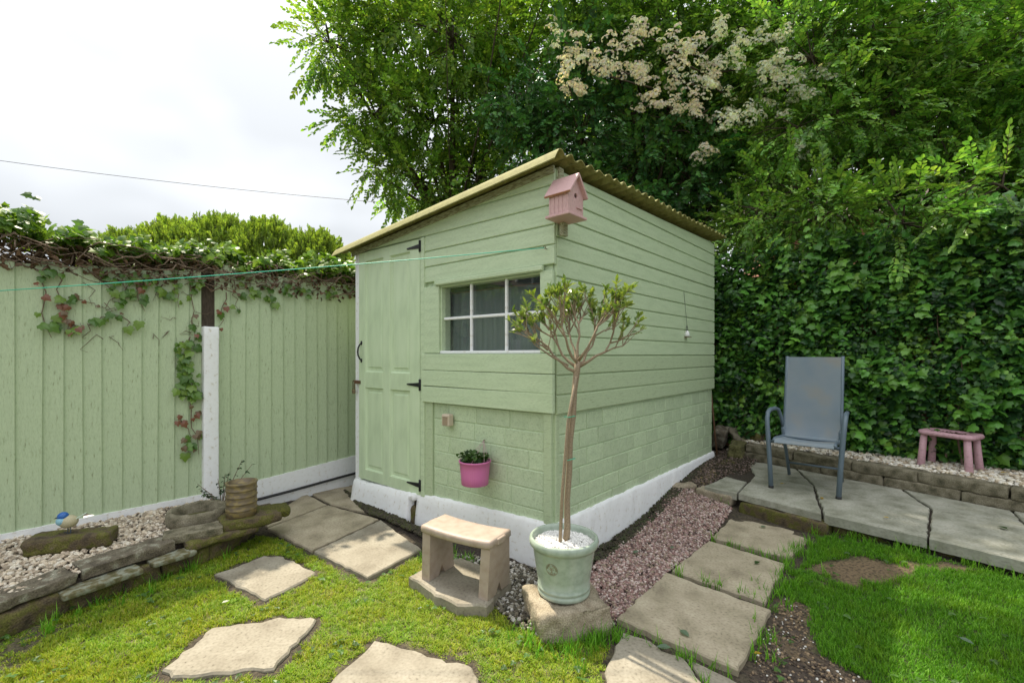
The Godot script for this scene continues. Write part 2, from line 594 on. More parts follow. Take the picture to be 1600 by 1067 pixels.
	M.lichen_pale = surf(noise_tex(61, 0.012, [[0.0, lin(0.07, 0.07, 0.02)], [0.42, lin(0.15, 0.13, 0.07)], [0.6, lin(0.21, 0.215, 0.155)], [1.0, lin(0.31, 0.335, 0.27)]], 5), 0.9, Vector3(3, 3, 3), fine, 0.2)
	M.moss_bright = surf(noise_tex(62, 0.04, [[0.0, lin(0.03, 0.03, 0.008)], [0.5, lin(0.085, 0.085, 0.012)], [1.0, lin(0.16, 0.15, 0.02)]], 5), 0.95, Vector3(3, 3, 3), fine, 0.5)
	M.moss_stone = surf(noise_tex(63, 0.02, [[0.0, lin(0.05, 0.045, 0.02)], [0.5, lin(0.12, 0.115, 0.04)], [1.0, lin(0.19, 0.175, 0.08)]], 5), 0.95, Vector3(3, 3, 3), fine, 0.3)
	M.soil_fill = surf(noise_tex(64, 0.04, [[0.0, lin(0.02, 0.016, 0.011)], [1.0, lin(0.09, 0.07, 0.05)]], 5), 0.95, Vector3(3, 3, 3), fine, 0.5)
	M.reflection_sheet = plain(lin(0.13, 0.17, 0.16), 0.9)
	M.leaf_stalk = plain(lin(0.08, 0.12, 0.03), 0.7)
	M.bird_blue_pale = surf(noise_tex(65, 0.06, [[0.0, lin(0.05, 0.22, 0.45)], [0.5, lin(0.25, 0.48, 0.58)], [1.0, lin(0.5, 0.6, 0.5)]], 3), 0.5, Vector3(7, 7, 7))
	M.bird_leg = plain(lin(0.03, 0.05, 0.09), 0.5)
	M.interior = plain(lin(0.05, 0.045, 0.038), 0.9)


func cloud_cover() -> ImageTexture:
	# thin high cloud, a little brighter than the air between
	var f := FastNoiseLite.new()
	f.seed = 5
	f.noise_type = FastNoiseLite.TYPE_SIMPLEX_SMOOTH
	f.frequency = 1.1
	f.fractal_octaves = 5
	var im := Image.create(512, 256, false, Image.FORMAT_RGBA8)
	for y in 256:
		var up := PI / 2.0 - PI * (y + 0.5) / 256.0
		for x in 512:
			var a := TAU * (x + 0.5) / 512.0
			var v := Vector3(cos(up) * cos(a), sin(up) * 2.2, cos(up) * sin(a))
			var c := clampf(f.get_noise_3dv(v * 1.6) * 0.9 + 0.25, 0.0, 1.0)
			im.set_pixel(x, y, Color(0.95, 0.96, 0.97, c * 0.24))
	return ImageTexture.create_from_image(im)


# ------------------------------------------------------------------ ground, paths
var slab_outlines: Array = []    # Vector2(x, depth) outlines that carry no grass
var soil_strip := [Vector2(0.98, 1.2), Vector2(0.96, 1.85), Vector2(1.28, 2.25), Vector2(1.46, 2.46), Vector2(1.55, 2.36), Vector2(1.42, 2.16), Vector2(1.34, 1.98), Vector2(1.46, 1.8), Vector2(1.62, 1.5), Vector2(1.7, 1.2)]
var left_lawn := [Vector2(-3.3, 0.5), Vector2(-2.62, 1.3), Vector2(-2.38, 2.1), Vector2(-2.22, 2.46), Vector2(-1.92, 2.88), Vector2(-1.84, 3.3), Vector2(-1.33, 3.05), Vector2(-0.86, 2.68), Vector2(-0.62, 2.95), Vector2(-0.3, 2.85), Vector2(-0.1, 2.35), Vector2(0.06, 2.16), Vector2(0.2, 2.06), Vector2(0.42, 2.05), Vector2(0.46, 1.9), Vector2(0.36, 1.3), Vector2(0.3, 0.5)]
var right_lawn := [Vector2(1.1, 0.5), Vector2(1.0, 1.75), Vector2(1.36, 2.35), Vector2(1.76, 2.78), Vector2(2.14, 3.16), Vector2(2.3, 3.12), Vector2(2.56, 2.78), Vector2(2.8, 2.46), Vector2(3.6, 1.5), Vector2(4.2, 0.5)]


func gy(x: float, d: float) -> float:
	var back := smoothstep(3.0, 4.9, d) * smoothstep(0.55, 1.35, x) * 0.19
	return -0.062 + 0.085 * smoothstep(1.55, 2.5, x - 0.15 * (d - 2.2)) * smoothstep(4.2, 3.0, d) + back + 0.006 * noise.get_noise_2d(x * 2.0, d * 2.0)


# how bare the lawn is: 0 thick grass, 1 soil
func bare(x: float, d: float) -> float:
	var p := Vector2(x, d)
	var n := noise.get_noise_2d(x * 5.0, d * 5.0) * 1.5 + noise.get_noise_2d(x * 17.0, d * 17.0) * 0.8
	var b := 0.0
	if inside(p, soil_strip):
		b = 1.0
	var e := Vector2((x - 2.07) / 0.30, (d - 2.68) / 0.17)
	b = maxf(b, smoothstep(1.15, 0.75, e.length() + n * 0.35))
	e = Vector2((x - 2.62) / 0.20, (d - 2.62) / 0.06)
	b = maxf(b, smoothstep(1.2, 0.7, e.length() + n * 0.4))
	e = Vector2((x + 2.25) / 0.16, (d - 1.95) / 0.34)
	b = maxf(b, smoothstep(1.2, 0.7, e.length() + n * 0.4) * 0.7)
	e = Vector2((x + 0.25) / 0.1, (d - 1.95) / 0.12)
	b = maxf(b, smoothstep(1.2, 0.6, e.length() + n * 0.5) * 0.8)
	return b


func build_ground() -> void:
	var xs: Array = [-300.0, -90.0, -40.0, -20.0, -12.0, -8.0, -6.0, -5.0]
	var ds: Array = [-300.0, -90.0, -40.0, -15.0, -6.0, -2.0, -0.5]
	var x := -4.0
	while x < 4.6:
		xs.append(x)
		x += 0.05
	xs.append_array([5.0, 6.0, 8.0, 12.0, 20.0, 40.0, 90.0, 300.0])
	var d := 0.3
	while d < 5.6:
		ds.append(d)
		d += 0.05
	ds.append_array([6.0, 7.0, 9.0, 12.0, 20.0, 40.0, 90.0, 300.0])
	var margins: Array = []
	for q: Array in slab_outlines:
		margins.append(grow(q, 0.055))
	var s := st_new(true)
	var nx := xs.size()
	for j in ds.size():
		for i in nx:
			var px: float = xs[i]
			var pd: float = ds[j]
			var p := Vector2(px, pd)
			var n := noise.get_noise_2d(px * 9.0, pd * 9.0)
			var n2 := noise.get_noise_2d(px * 3.0 + 40.0, pd * 3.0)
			var c := Color(0.055, 0.042, 0.03)
			var y := gy(px, pd)
			if absf(px) < 5.0 and pd > 0.0 and pd < 5.6:
				if inside(p, left_lawn):
					c = Color(0.16, 0.15, 0.06)
				elif inside(p, right_lawn):
					c = Color(0.055, 0.07, 0.02)
				if inside(p, right_lawn) or inside(p, soil_strip):
					var b := bare(px, pd)
					var sandy := smoothstep(-0.15, 0.25, n2 + (px - 1.28) * 1.5 + n * 0.5)
					c = c.lerp(Color(0.085, 0.062, 0.044).lerp(Color(0.22, 0.155, 0.09), sandy), b)
				elif inside(p, left_lawn):
					c = c.lerp(Color(0.12, 0.095, 0.06), bare(px, pd))
				for q: Array in margins:
					if inside(p + Vector2(n, n2) * 0.03, q):
						c = Color(0.06, 0.045, 0.03).lerp(Color(0.10, 0.08, 0.05), n + 0.5)
						break
				y += 0.007 * n + 0.004 * noise.get_noise_2d(px * 22.0, pd * 22.0)
			elif absf(px) > 5.0 or absf(pd) > 6.0:
				c = Color(0.045, 0.06, 0.02)
			s.set_color(c)
			s.add_vertex(at(px, y, pd))
	for j in ds.size() - 1:
		for i in nx - 1:
			var a := j * nx + i
			for k: int in [a, a + nx, a + 1, a + 1, a + nx, a + nx + 1]:
				s.add_index(k)
	s.generate_normals()
	structure("ground", s.commit(), M.ground)


func lay_slab(parent: Node3D, called: String, outline: Array, y: float, thick: float, m: Material, key: int, tilt := 0.006, label := "") -> MeshInstance3D:
	var got := flagstone(outline, thick, key)
	slab_outlines.append(outline)
	var turn := Basis(Vector3(sin(key * 2.1), 0, cos(key * 2.1)), tilt * sin(key * 5.3))
	return part(parent, called, got[0], m, Transform3D(turn, at(got[1].x, y, got[1].y)), label)


func pts(a: Array) -> Array:
	var out: Array = []
	for i in range(0, a.size(), 2):
		out.append(Vector2(a[i], a[i + 1]))
	return out


func build_paths() -> void:
	# the slabs that lead behind the shed, along the fence
	var path := structure("shed_path")
	lay_slab(path, "slab", pts([-1.303, 2.988, -1.027, 3.555, -0.60, 3.017, -0.834, 2.628]), -0.038, 0.05, pick(M.slab), 1)
	lay_slab(path, "slab", pts([-1.823, 3.385, -1.577, 3.90, -1.045, 3.572, -1.323, 3.012]), -0.040, 0.05, pick(M.slab_grey), 2)
	lay_slab(path, "slab", pts([-1.95, 3.50, -1.92, 4.23, -1.60, 3.93, -1.835, 3.41]), -0.042, 0.05, pick(M.slab_grey), 3)
	lay_slab(path, "slab", pts([-1.90, 4.27, -1.58, 3.955, -1.14, 3.70, -1.20, 4.1, -1.5, 4.55]), -0.045, 0.05, pick(M.slab_grey), 4)
	lay_slab(path, "slab", pts([-1.88, 4.31, -1.50, 4.58, -1.1, 5.0, -1.45, 5.1, -1.8, 4.75]), -0.05, 0.05, pick(M.slab_grey), 5)
	# stepping stones in the lawn, each lying loose
	var stones := [
		["four-cornered sandstone stepping stone, half in shade, beside the raised bed", [-1.76, 2.69, -1.604, 2.94, -1.467, 2.921, -1.161, 2.706, -1.304, 2.401]],
		["long irregular sandstone stepping stone with a pointed end in the mossy lawn", [-1.446, 1.876, -1.424, 2.158, -1.149, 2.245, -0.96, 2.237, -0.951, 2.158, -0.981, 1.879, -1.146, 1.86, -1.375, 1.834]],
		["sandstone stepping stone cut by the photo's lower edge, in front of the bench", [-0.626, 2.066, -0.16, 1.895, -0.10, 1.62, -0.45, 1.52, -0.76, 1.70]],
	]
	var k := 10
	for a: Array in stones:
		var o := thing("stepping_stone", a[0], "stepping stone", Vector3.ZERO, 0.0, "stepping stones in the lawn")
		var got := flagstone(pts(a[1]), 0.05, k, 0.012, 0.008)
		slab_outlines.append(pts(a[1]))
		o.position = at(got[1].x, -0.046, got[1].y)
		part(o, "slab", got[0], pick(M.slab))
		k += 1
	# slabs on the other side of the pink gravel
	var walk := structure("garden_path")
	lay_slab(walk, "slab", pts([1.795, 3.66, 2.137, 3.22, 1.742, 2.862, 1.400, 3.19]), -0.030, 0.05, pick(M.slab_grey), 21)
	lay_slab(walk, "slab", pts([1.364, 3.155, 1.685, 2.80, 1.313, 2.362, 0.950, 2.716]), -0.036, 0.05, pick(M.slab_grey), 22)
	lay_slab(walk, "slab", pts([0.908, 2.682, 1.303, 2.285, 0.919, 1.845, 0.511, 2.215]), -0.030, 0.055, pick(M.slab_grey), 23, 0.004)
	lay_slab(walk, "slab", pts([0.514, 2.118, 0.62, 2.06, 0.655, 1.99, 0.73, 1.945, 0.765, 1.72, 0.78, 1.45, 0.40, 1.45, 0.373, 1.853]), -0.04, 0.04, pick(M.slab), 24)
	lay_slab(walk, "slab", pts([0.742, 1.94, 0.83, 1.86, 0.90, 1.79, 1.0, 1.72, 0.96, 1.45, 0.79, 1.45, 0.776, 1.72]), -0.043, 0.04, pick(M.slab), 25)
	# pink chippings beside the shed
	var bed := structure("gravel_path")
	var outline := pts([0.44, 2.30, 0.40, 2.62, 0.54, 2.86, 1.46, 4.05, 1.58, 4.04, 1.72, 3.92, 1.80, 3.76, 1.78, 3.68, 1.40, 3.20, 0.93, 2.72, 0.51, 2.22])
	gravel(bed, "chippings", outline, 16500, 0.0105, 0.006, [Color(0.31, 0.19, 0.165), Color(0.40, 0.285, 0.26), Color(0.21, 0.12, 0.105), Color(0.50, 0.41, 0.37), Color(0.13, 0.085, 0.075), Color(0.27, 0.21, 0.15)], 0.010, true)
	# dark mixed pebbles round the bench and under the pot
	var dark := structure("pebble_strip")
	outline = pts([-0.42, 2.98, -0.1, 2.36, 0.05, 2.18, 0.2, 2.05, 0.5, 2.2, 0.44, 2.35, 0.24, 2.72, -0.05, 2.88])
	gravel(dark, "pebbles", outline, 3000, 0.014, -0.056, [Color(0.10, 0.085, 0.06), Color(0.16, 0.14, 0.10), Color(0.07, 0.065, 0.045), Color(0.30, 0.28, 0.23), Color(0.45, 0.43, 0.39)], 0.012)
	# crumbs of soil on the bare strip and along the foot of the shed
	var crumbs := structure("soil")
	gravel(crumbs, "crumbs", soil_strip, 3800, 0.008, 0.0, [Color(0.08, 0.057, 0.04), Color(0.11, 0.08, 0.052), Color(0.055, 0.042, 0.03), Color(0.24, 0.17, 0.10)], 0.004, true)
	gravel(crumbs, "crumbs", pts([1.30, 3.86, 1.36, 4.0, 1.55, 4.25, 1.95, 4.9, 2.15, 5.0, 1.95, 4.3, 1.68, 4.0, 1.62, 3.9]), 3600, 0.011, 0.0, [Color(0.06, 0.045, 0.03), Color(0.12, 0.085, 0.06), Color(0.24, 0.17, 0.15), Color(0.17, 0.13, 0.06), Color(0.045, 0.04, 0.02)], 0.016, true)
	gravel(crumbs, "white_chips", soil_strip, 170, 0.006, 0.004, [Color(0.62, 0.60, 0.55)], 0.003, true)
	gravel(crumbs, "crumbs", pts([-1.62, 4.35, -0.95, 3.66, -0.55, 3.24, -0.5, 3.1, -1.0, 3.57, -1.2, 3.72]), 2200, 0.012, -0.042, [Color(0.04, 0.035, 0.02), Color(0.06, 0.05, 0.03), Color(0.05, 0.055, 0.015)], 0.01)
	gravel(crumbs, "crumbs", pts([0.36, 2.80, 1.33, 3.93, 1.6, 4.3, 1.9, 4.7, 2.1, 5.1, 2.2, 4.95, 1.55, 4.06, 0.58, 2.88]), 4500, 0.011, 0.008, [Color(0.035, 0.03, 0.018), Color(0.05, 0.04, 0.022), Color(0.04, 0.05, 0.015)], 0.014, true)
	gravel(crumbs, "crumbs", pts([1.5, 4.15, 1.75, 3.95, 2.2, 4.3, 2.6, 4.8, 2.5, 5.3, 2.1, 5.1]), 4200, 0.010, 0.0, [Color(0.06, 0.045, 0.03), Color(0.13, 0.09, 0.065), Color(0.22, 0.16, 0.14), Color(0.045, 0.04, 0.02)], 0.02, true)
	gravel(crumbs, "crumbs", pts([-2.15, 3.75, -1.95, 3.72, -1.93, 4.3, -1.75, 4.8, -1.6, 5.2, -1.3, 5.4, -1.4, 5.6, -1.75, 5.1]), 2600, 0.011, -0.045, [Color(0.04, 0.032, 0.022), Color(0.07, 0.05, 0.035), Color(0.11, 0.08, 0.055)], 0.012, true)


func pebble_mesh(key: int) -> ArrayMesh:
	var s := st_new(false)
	var r := RandomNumberGenerator.new()
	r.seed = key
	var v: Array = []
	var t := (1.0 + sqrt(5.0)) / 2.0
	for a: Vector3 in [Vector3(-1, t, 0), Vector3(1, t, 0), Vector3(-1, -t, 0), Vector3(1, -t, 0), Vector3(0, -1, t), Vector3(0, 1, t), Vector3(0, -1, -t), Vector3(0, 1, -t), Vector3(t, 0, -1), Vector3(t, 0, 1), Vector3(-t, 0, -1), Vector3(-t, 0, 1)]:
		v.append(a.normalized() * r.randf_range(0.72, 1.12) * Vector3(1.0, 0.68, 0.85))
	for f: Array in [[0, 11, 5], [0, 5, 1], [0, 1, 7], [0, 7, 10], [0, 10, 11], [1, 5, 9], [5, 11, 4], [11, 10, 2], [10, 7, 6], [7, 1, 8], [3, 9, 4], [3, 4, 2], [3, 2, 6], [3, 6, 8], [3, 8, 9], [4, 9, 5], [2, 4, 11], [6, 2, 10], [8, 6, 7], [9, 8, 1]]:
		tri_out(s, v[f[0]], v[f[1]], v[f[2]], v[f[0]] + v[f[1]] + v[f[2]])
	return done(s)


func gravel(parent: Node3D, called: String, outline: Array, count: int, size: float, y: float, tones: Array, pile := 0.012, follow := false) -> void:
	var lo := Vector2(1e9, 1e9)
	var hi := -lo
	for p: Vector2 in outline:
		lo = lo.min(p)
		hi = hi.max(p)
	for variant in 3:
		var places: Array = []
		var tints: Array = []
		var tries := 0
		while places.size() < count / 3 and tries < count * 6:
			tries += 1
			var p := Vector2(rnd(lo.x, hi.x), rnd(lo.y, hi.y))
			p += Vector2(noise.get_noise_2d(p.x * 6.0, p.y * 6.0), noise.get_noise_2d(p.y * 6.0, p.x * 6.0 + 9.0)) * 0.04
			if not inside(p, outline):
				continue
			var sz := size * rnd(0.55, 1.25)
			var b := Basis.from_euler(Vector3(rnd(-0.6, 0.6), rnd(0, TAU), rnd(-0.6, 0.6))).scaled(Vector3.ONE * sz)
			var h := y + rnd(-0.2, 1.0) * pile + (gy(p.x, p.y) if follow else 0.0)
			places.append(Transform3D(b, at(p.x, h, p.y)))
			var c: Color = tones[rng.randi() % tones.size()]
			var k := rnd(0.8, 1.2)
			tints.append(Color(c.r * k, c.g * k, c.b * k))
		scatter(parent, called, pebble_mesh(variant + 1), M.pebble, places, tints)


func build_patio() -> void:
	var patio := structure("patio")
	var y := 0.13
	lay_slab(patio, "slab", pts([1.655, 3.90, 1.83, 3.70, 2.08, 4.02, 1.98, 4.2]), y - 0.005, 0.06, pick(M.patio), 41)
	lay_slab(patio, "slab", pts([1.835, 3.687, 2.185, 3.205, 2.57, 3.88, 2.26, 4.225]), y, 0.055, pick(M.patio), 42, 0.002)
	lay_slab(patio, "slab", pts([2.195, 3.195, 2.545, 2.788, 3.06, 3.328, 2.578, 3.872]), y + 0.002, 0.07, pick(M.patio), 43, 0.002)
	lay_slab(patio, "slab", pts([2.552, 2.78, 2.80, 2.45, 3.36, 2.96, 3.068, 3.318]), y, 0.07, pick(M.patio), 44, 0.002)
	lay_slab(patio, "slab", pts([2.806, 2.442, 3.3, 1.85, 3.86, 2.35, 3.366, 2.952]), y, 0.07, pick(M.patio), 45, 0.002)
	lay_slab(patio, "slab", pts([2.27, 4.235, 2.585, 3.89, 2.80, 4.48, 2.50, 4.90]), y - 0.006, 0.05, pick(M.patio), 46, 0.002)
	lay_slab(patio, "slab", pts([2.592, 3.882, 3.066, 3.34, 3.26, 3.80, 2.81, 4.47]), y - 0.006, 0.05, pick(M.patio), 47, 0.002)
	lay_slab(patio, "slab", pts([3.076, 3.332, 3.365, 2.972, 3.60, 3.28, 3.268, 3.79]), y - 0.004, 0.05, pick(M.patio), 48, 0.002)
	lay_slab(patio, "slab", pts([3.372, 2.964, 3.87, 2.36, 4.1, 2.60, 3.61, 3.27]), y - 0.004, 0.05, pick(M.patio), 49, 0.002)
	# the stones that carry the front edge
	var along := Vector2(2.182 - 1.83, 3.198 - 3.687)
	riser(patio, Vector2(1.845, 3.685), Vector2(2.215, 3.175), 0.105, 0.14, pick(M.mossy), 51, 0.03)
	riser(patio, Vector2(2.235, 3.19), Vector2(2.56, 2.82), 0.045, 0.09, pick(M.mossy), 52, -0.03)
	riser(patio, Vector2(2.575, 2.80), Vector2(3.3, 1.92), 0.045, 0.09, pick(M.mossy), 53, -0.03)
	# core of rubble under the slabs
	var s := st_new()
	var poly: Array = []
	for p: Vector2 in pts([1.75, 3.95, 2.25, 3.25, 2.86, 2.48, 3.4, 1.9, 4.05, 2.55, 3.6, 3.22, 2.5, 4.85]):
		poly.append(Vector2(p.x, p.y))
	add_slice(s, poly, -0.1, 0.108)
	part(patio, "rubble", done(s), M.soil_fill, Transform3D(Basis(Vector3(1, 0, 0), Vector3(0, 0, -1), Vector3(0, 1, 0)), Vector3.ZERO))
	# two narrow edging stones where the pink chippings end
	var e1 := part(patio, "edging_stone", rough_block(0.24, 0.09, 0.10, 61, 0.012, 0.012), M.sandstone, Transform3D(Basis(Vector3.UP, 0.30), at(1.53, 0.045, 4.09)))
	e1.rotation.y = 0.15
	var e2 := part(patio, "edging_stone", rough_block(0.29, 0.09, 0.11, 62, 0.012, 0.012), M.sandstone, Transform3D(Basis(Vector3.UP, -0.95), at(1.745, 0.045, 3.88)))
	e2.rotation.y = -0.85


func riser(parent: Node3D, a: Vector2, b: Vector2, h: float, deep: float, m: Material, key: int, proud: float) -> void:
	var dir := (b - a).normalized()
	var out := Vector2(-dir.y, dir.x) * -1.0
	if out.y > 0.0:
		out = -out
	var c := (a + b) / 2.0 + out * (proud - deep / 2.0)
	var top := 0.07
	part(parent, "riser_stone", rough_block((b - a).length() - 0.01, h + 0.06, deep, key, 0.012, 0.012, Vector3i(14, 4, 4)), m, Transform3D(Basis(Vector3.UP, atan2(dir.y, dir.x)), at(c.x, top - (h + 0.06) / 2.0, c.y)))


func build_bounce_paving() -> void:
	# unseen pale paving added behind the camera to bounce light onto the shed
	var t := structure("bounce_paving")
	for i in 6:
		for j in 7:
			part(t, "slab", box(1.19, 0.05, 0.89, 0.006), pick(M.slab), shift(-3.2 + i * 1.2, -0.03, 0.45 + j * 0.9))


# ------------------------------------------------------------------ shed
var front := Transform3D(Basis(Vector3.UP, -0.6806), Vector3.ZERO)     # x runs to the near corner, z out of the door wall
var side := Transform3D(Basis(Vector3.UP, 0.8446), Vector3.ZERO)       # x runs away from the near corner, z out of the long wall
const SHED := Vector3(0.254, 0.0, -2.78)
var shed: Node3D


func eave(w: float, s := 0.0) -> float:
	return 2.395 + 0.0976 * w + 0.03 * s


func fpart(called: String, mesh: Mesh, m: Material, x: float, y: float, z: float, label := "") -> MeshInstance3D:
	return part(shed, called, mesh, m, front * shift(x, y, z), label)


# horizontal board with a hollowed upper edge; its top may follow the roof
func weatherboard(x0: float, x1: float, y0: float, tl: float, tr: float, z: float, cove := true) -> ArrayMesh:
	var s := st_new()
	var t := 0.022
	var lip := 0.013 if cove else 0.002
	var rows := [[0.0, 0.003, t - 0.004], [0.004, 0.0, t], [0.0, 0.0, 0.0]]
	var prof_l: Array = [Vector2(y0 + 0.001, z), Vector2(y0 + 0.001, z + t - 0.004), Vector2(y0 + 0.005, z + t), Vector2(tl - lip, z + t), Vector2(tl - lip * 0.6, z + t * 0.62), Vector2(tl - 0.001, z + t * 0.55), Vector2(tl - 0.001, z)]
	var prof_r: Array = [Vector2(y0 + 0.001, z), Vector2(y0 + 0.001, z + t - 0.004), Vector2(y0 + 0.005, z + t), Vector2(tr - lip, z + t), Vector2(tr - lip * 0.6, z + t * 0.62), Vector2(tr - 0.001, z + t * 0.55), Vector2(tr - 0.001, z)]
	var segs := maxi(1, int((x1 - x0) / 0.25))
	for i in segs:
		var f0 := float(i) / segs
		var f1 := float(i + 1) / segs
		for k in prof_l.size():
			var k2 := (k + 1) % prof_l.size()
			var a: Vector2 = prof_l[k].lerp(prof_r[k], f0)
			var b: Vector2 = prof_l[k2].lerp(prof_r[k2], f0)
			var a2: Vector2 = prof_l[k].lerp(prof_r[k], f1)
			var b2: Vector2 = prof_l[k2].lerp(prof_r[k2], f1)
			var xa := lerpf(x0, x1, f0)
			var xb := lerpf(x0, x1, f1)
			quad(s, Vector3(xa, a.x, a.y), Vector3(xb, a2.x, a2.y), Vector3(xb, b2.x, b2.y), Vector3(xa, b.x, b.y))
	for e: Array in [[x0, prof_l, -1.0], [x1, prof_r, 1.0]]:
		for k in range(1, prof_l.size() - 1):
			tri_out(s, Vector3(e[0], e[1][0].x, e[1][0].y), Vector3(e[0], e[1][k].x, e[1][k].y), Vector3(e[0], e[1][k + 1].x, e[1][k + 1].y), Vector3(e[2], 0, 0))
	return done(s)


func build_shed() -> void:
	shed = thing("garden_shed", "sage green timber and painted brick shed with corrugated roof and white foot", "shed", SHED)
	var w := 2.132
	var l := 2.875
	# cores of the walls, with the window opening
	var s := st_new()
	var roof_at := func(x: float) -> float: return eave(x) - 0.012
	var q := func(x0: float, x1: float, y0: float, y1: float) -> void:
		add_slice(s, [Vector2(x0, y0), Vector2(x1, y0), Vector2(x1, y1), Vector2(x0, y1)], -0.09, 0.0)
	var up := func(x0: float, x1: float, y0: float) -> void:
		add_slice(s, [Vector2(x0, y0), Vector2(x1, y0), Vector2(x1, roof_at.call(x1)), Vector2(x0, roof_at.call(x0))], -0.09, 0.0)
	up.call(-w, -2.075, -0.1)
	up.call(-2.075, -1.205, 2.152)
	up.call(-1.205, -1.006, -0.1)
	q.call(-1.006, -0.081, -0.1, 1.257)
	up.call(-1.006, -0.081, 1.765)
	up.call(-0.081, -0.002, -0.1)
	part(shed, "front_wall", done(s), M.sage_brick, front)
	s = st_new()
	add_slice(s, [Vector2(0.0, -0.1), Vector2(l, -0.1), Vector2(l, eave(0, l) - 0.012), Vector2(0.0, eave(0) - 0.012)], -0.09, -0.001)
	part(shed, "side_wall", done(s), M.sage_brick, side)
	var far := side * Vector3(l, 0, 0)
	var left := front * Vector3(-w, 0, 0)
	s = st_new()
	add_slice(s, [Vector2(-w - 0.0, -0.1), Vector2(0, -0.1), Vector2(0, eave(0, l) - 0.012), Vector2(-w, eave(-w, l) - 0.012)], 0.0, 0.09)
	part(shed, "back_wall", done(s), M.sage_brick, Transform3D(front.basis, far))
	s = st_new()
	add_slice(s, [Vector2(0.0, -0.1), Vector2(l, -0.1), Vector2(l, eave(-w, l) - 0.012), Vector2(0, eave(-w) - 0.012)], 0.0, 0.09)
	part(shed, "side_wall", done(s), M.sage_brick, Transform3D(side.basis, left))
	s = st_new()
	add_slice(s, [Vector2(-w, -l), Vector2(0, -l), Vector2(0, 0), Vector2(-w, 0)], -0.02, 0.1)
	part(shed, "floor", done(s), M.interior, Transform3D(Basis(front.basis.x, -side.basis.x, Vector3.UP), Vector3.ZERO))
	# dark box added inside the walls to darken the room behind the window
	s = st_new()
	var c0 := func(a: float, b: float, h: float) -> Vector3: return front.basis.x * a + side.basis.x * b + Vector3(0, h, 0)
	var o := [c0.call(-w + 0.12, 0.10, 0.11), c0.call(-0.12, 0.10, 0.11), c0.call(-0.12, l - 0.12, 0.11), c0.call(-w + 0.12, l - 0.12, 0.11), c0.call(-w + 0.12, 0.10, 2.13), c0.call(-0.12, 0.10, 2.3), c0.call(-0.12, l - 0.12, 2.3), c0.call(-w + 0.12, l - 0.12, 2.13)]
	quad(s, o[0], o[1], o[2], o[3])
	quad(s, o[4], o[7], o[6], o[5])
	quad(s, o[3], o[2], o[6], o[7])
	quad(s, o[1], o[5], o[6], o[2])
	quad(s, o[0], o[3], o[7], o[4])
	part(shed, "darkening_liner", done(s), M.interior)
	# a workbench inside, dim behind the glass
	part(shed, "shelf", box(0.9, 0.03, 0.35, 0.003), M.interior, front * shift(-0.55, 1.0, -0.45))
	# ---- painted bricks of the door wall
	var key := 0
	var y := 0.155
	var row := 0
	while y < 0.885:
		var h := minf(0.122, 0.892 - y)
		var x := -1.085
		var first := true
		while x < -0.068:
			var len := rnd(0.26, 0.33) if rng.randf() < 0.6 else rnd(0.40, 0.48)
			if first and row % 2:
				len = rnd(0.13, 0.2)
			first = false
			var x1 := minf(x + len, -0.066)
			if -0.066 - x1 < 0.07:
				x1 = -0.066
			var b := fpart("brick", brick(x1 - x - 0.005, h - 0.007, key % 7), pick(M.bricks), (x + x1) / 2.0, y + h / 2.0, -0.0055 + rnd(-0.0014, 0.0014))
			b.rotate_object_local(Vector3.FORWARD, rnd(-0.006, 0.006))
			key += 1
			x = x1
		y += 0.122
		row += 1
	# ---- painted bricks of the long wall
	y = 0.16
	row = 0
	while y < 0.86:
		var h := minf(0.118, 0.885 - y)
		var x := 0.045
		var first := true
		while x < 2.86:
			var len := rnd(0.20, 0.24)
			if first and row % 2:
				len = 0.12
			first = false
			var x1 := minf(x + len, 2.872)
			if 2.872 - x1 < 0.07:
				x1 = 2.872
			var b := part(shed, "brick", brick(x1 - x - 0.007, h - 0.008, key % 7), pick(M.bricks), side * shift((x + x1) / 2.0, y + h / 2.0, -0.0050 + rnd(-0.0014, 0.0016)))
			b.rotate_object_local(Vector3.FORWARD, rnd(-0.008, 0.008))
			key += 1
			x = x1
		y += 0.118
		row += 1
	# uprights beside the bricks
	fpart("post", box(0.085, 0.75, 0.03, 0.004), M.sage_worn, -1.132, 0.515, 0.006)
	fpart("post", box(0.058, 0.70, 0.03, 0.004), M.sage_worn, -0.032, 0.54, 0.008)
	part(shed, "post", box(0.04, 0.70, 0.025, 0.004), M.sage_worn, side * shift(0.022, 0.54, 0.004))
	# ---- boards of the door wall
	var ys := [0.890, 1.012, 1.131, 1.257]
	for i in 3:
		var b := fpart("board", box(1.205, ys[i + 1] - ys[i] - 0.0035, 0.03, 0.003), pick(M.boards), -0.582, (ys[i] + ys[i + 1]) / 2.0, 0.029)
		b.rotate_object_local(Vector3.BACK, [0.004, -0.002, 0.0][i])
	y = 1.800
	while y < 2.38:
		var x0 := -1.172 if y < 2.14 else -2.145
		var t := y + 0.1205
		var tr := minf(t, eave(0.02) - 0.012)
		# where the roof cuts in, the board ends in a point
		var cut := x0
		if eave(x0) - 0.014 < t:
			cut = maxf(x0, (y + 0.012 - 2.395 + 0.012) / 0.0976)
			cut = clampf(cut, x0, -0.3)
			var kink := clampf((t - 2.395 + 0.014) / 0.0976, cut + 0.05, 0.018)
			fpart("board", weatherboard(cut, kink, y, eave(cut) - 0.014, eave(kink) - 0.014, 0.003, false), pick(M.boards), 0, 0, 0)
			if kink < 0.0:
				fpart("board", weatherboard(kink + 0.0005, 0.022, y, t, t, 0.003), pick(M.boards), 0, 0, 0)
		else:
			fpart("board", weatherboard(x0, 0.022, y, t, tr, 0.003), pick(M.boards), 0, 0, 0)
		y += 0.1205
	# weathered strip under the roof edge
	s = st_new()
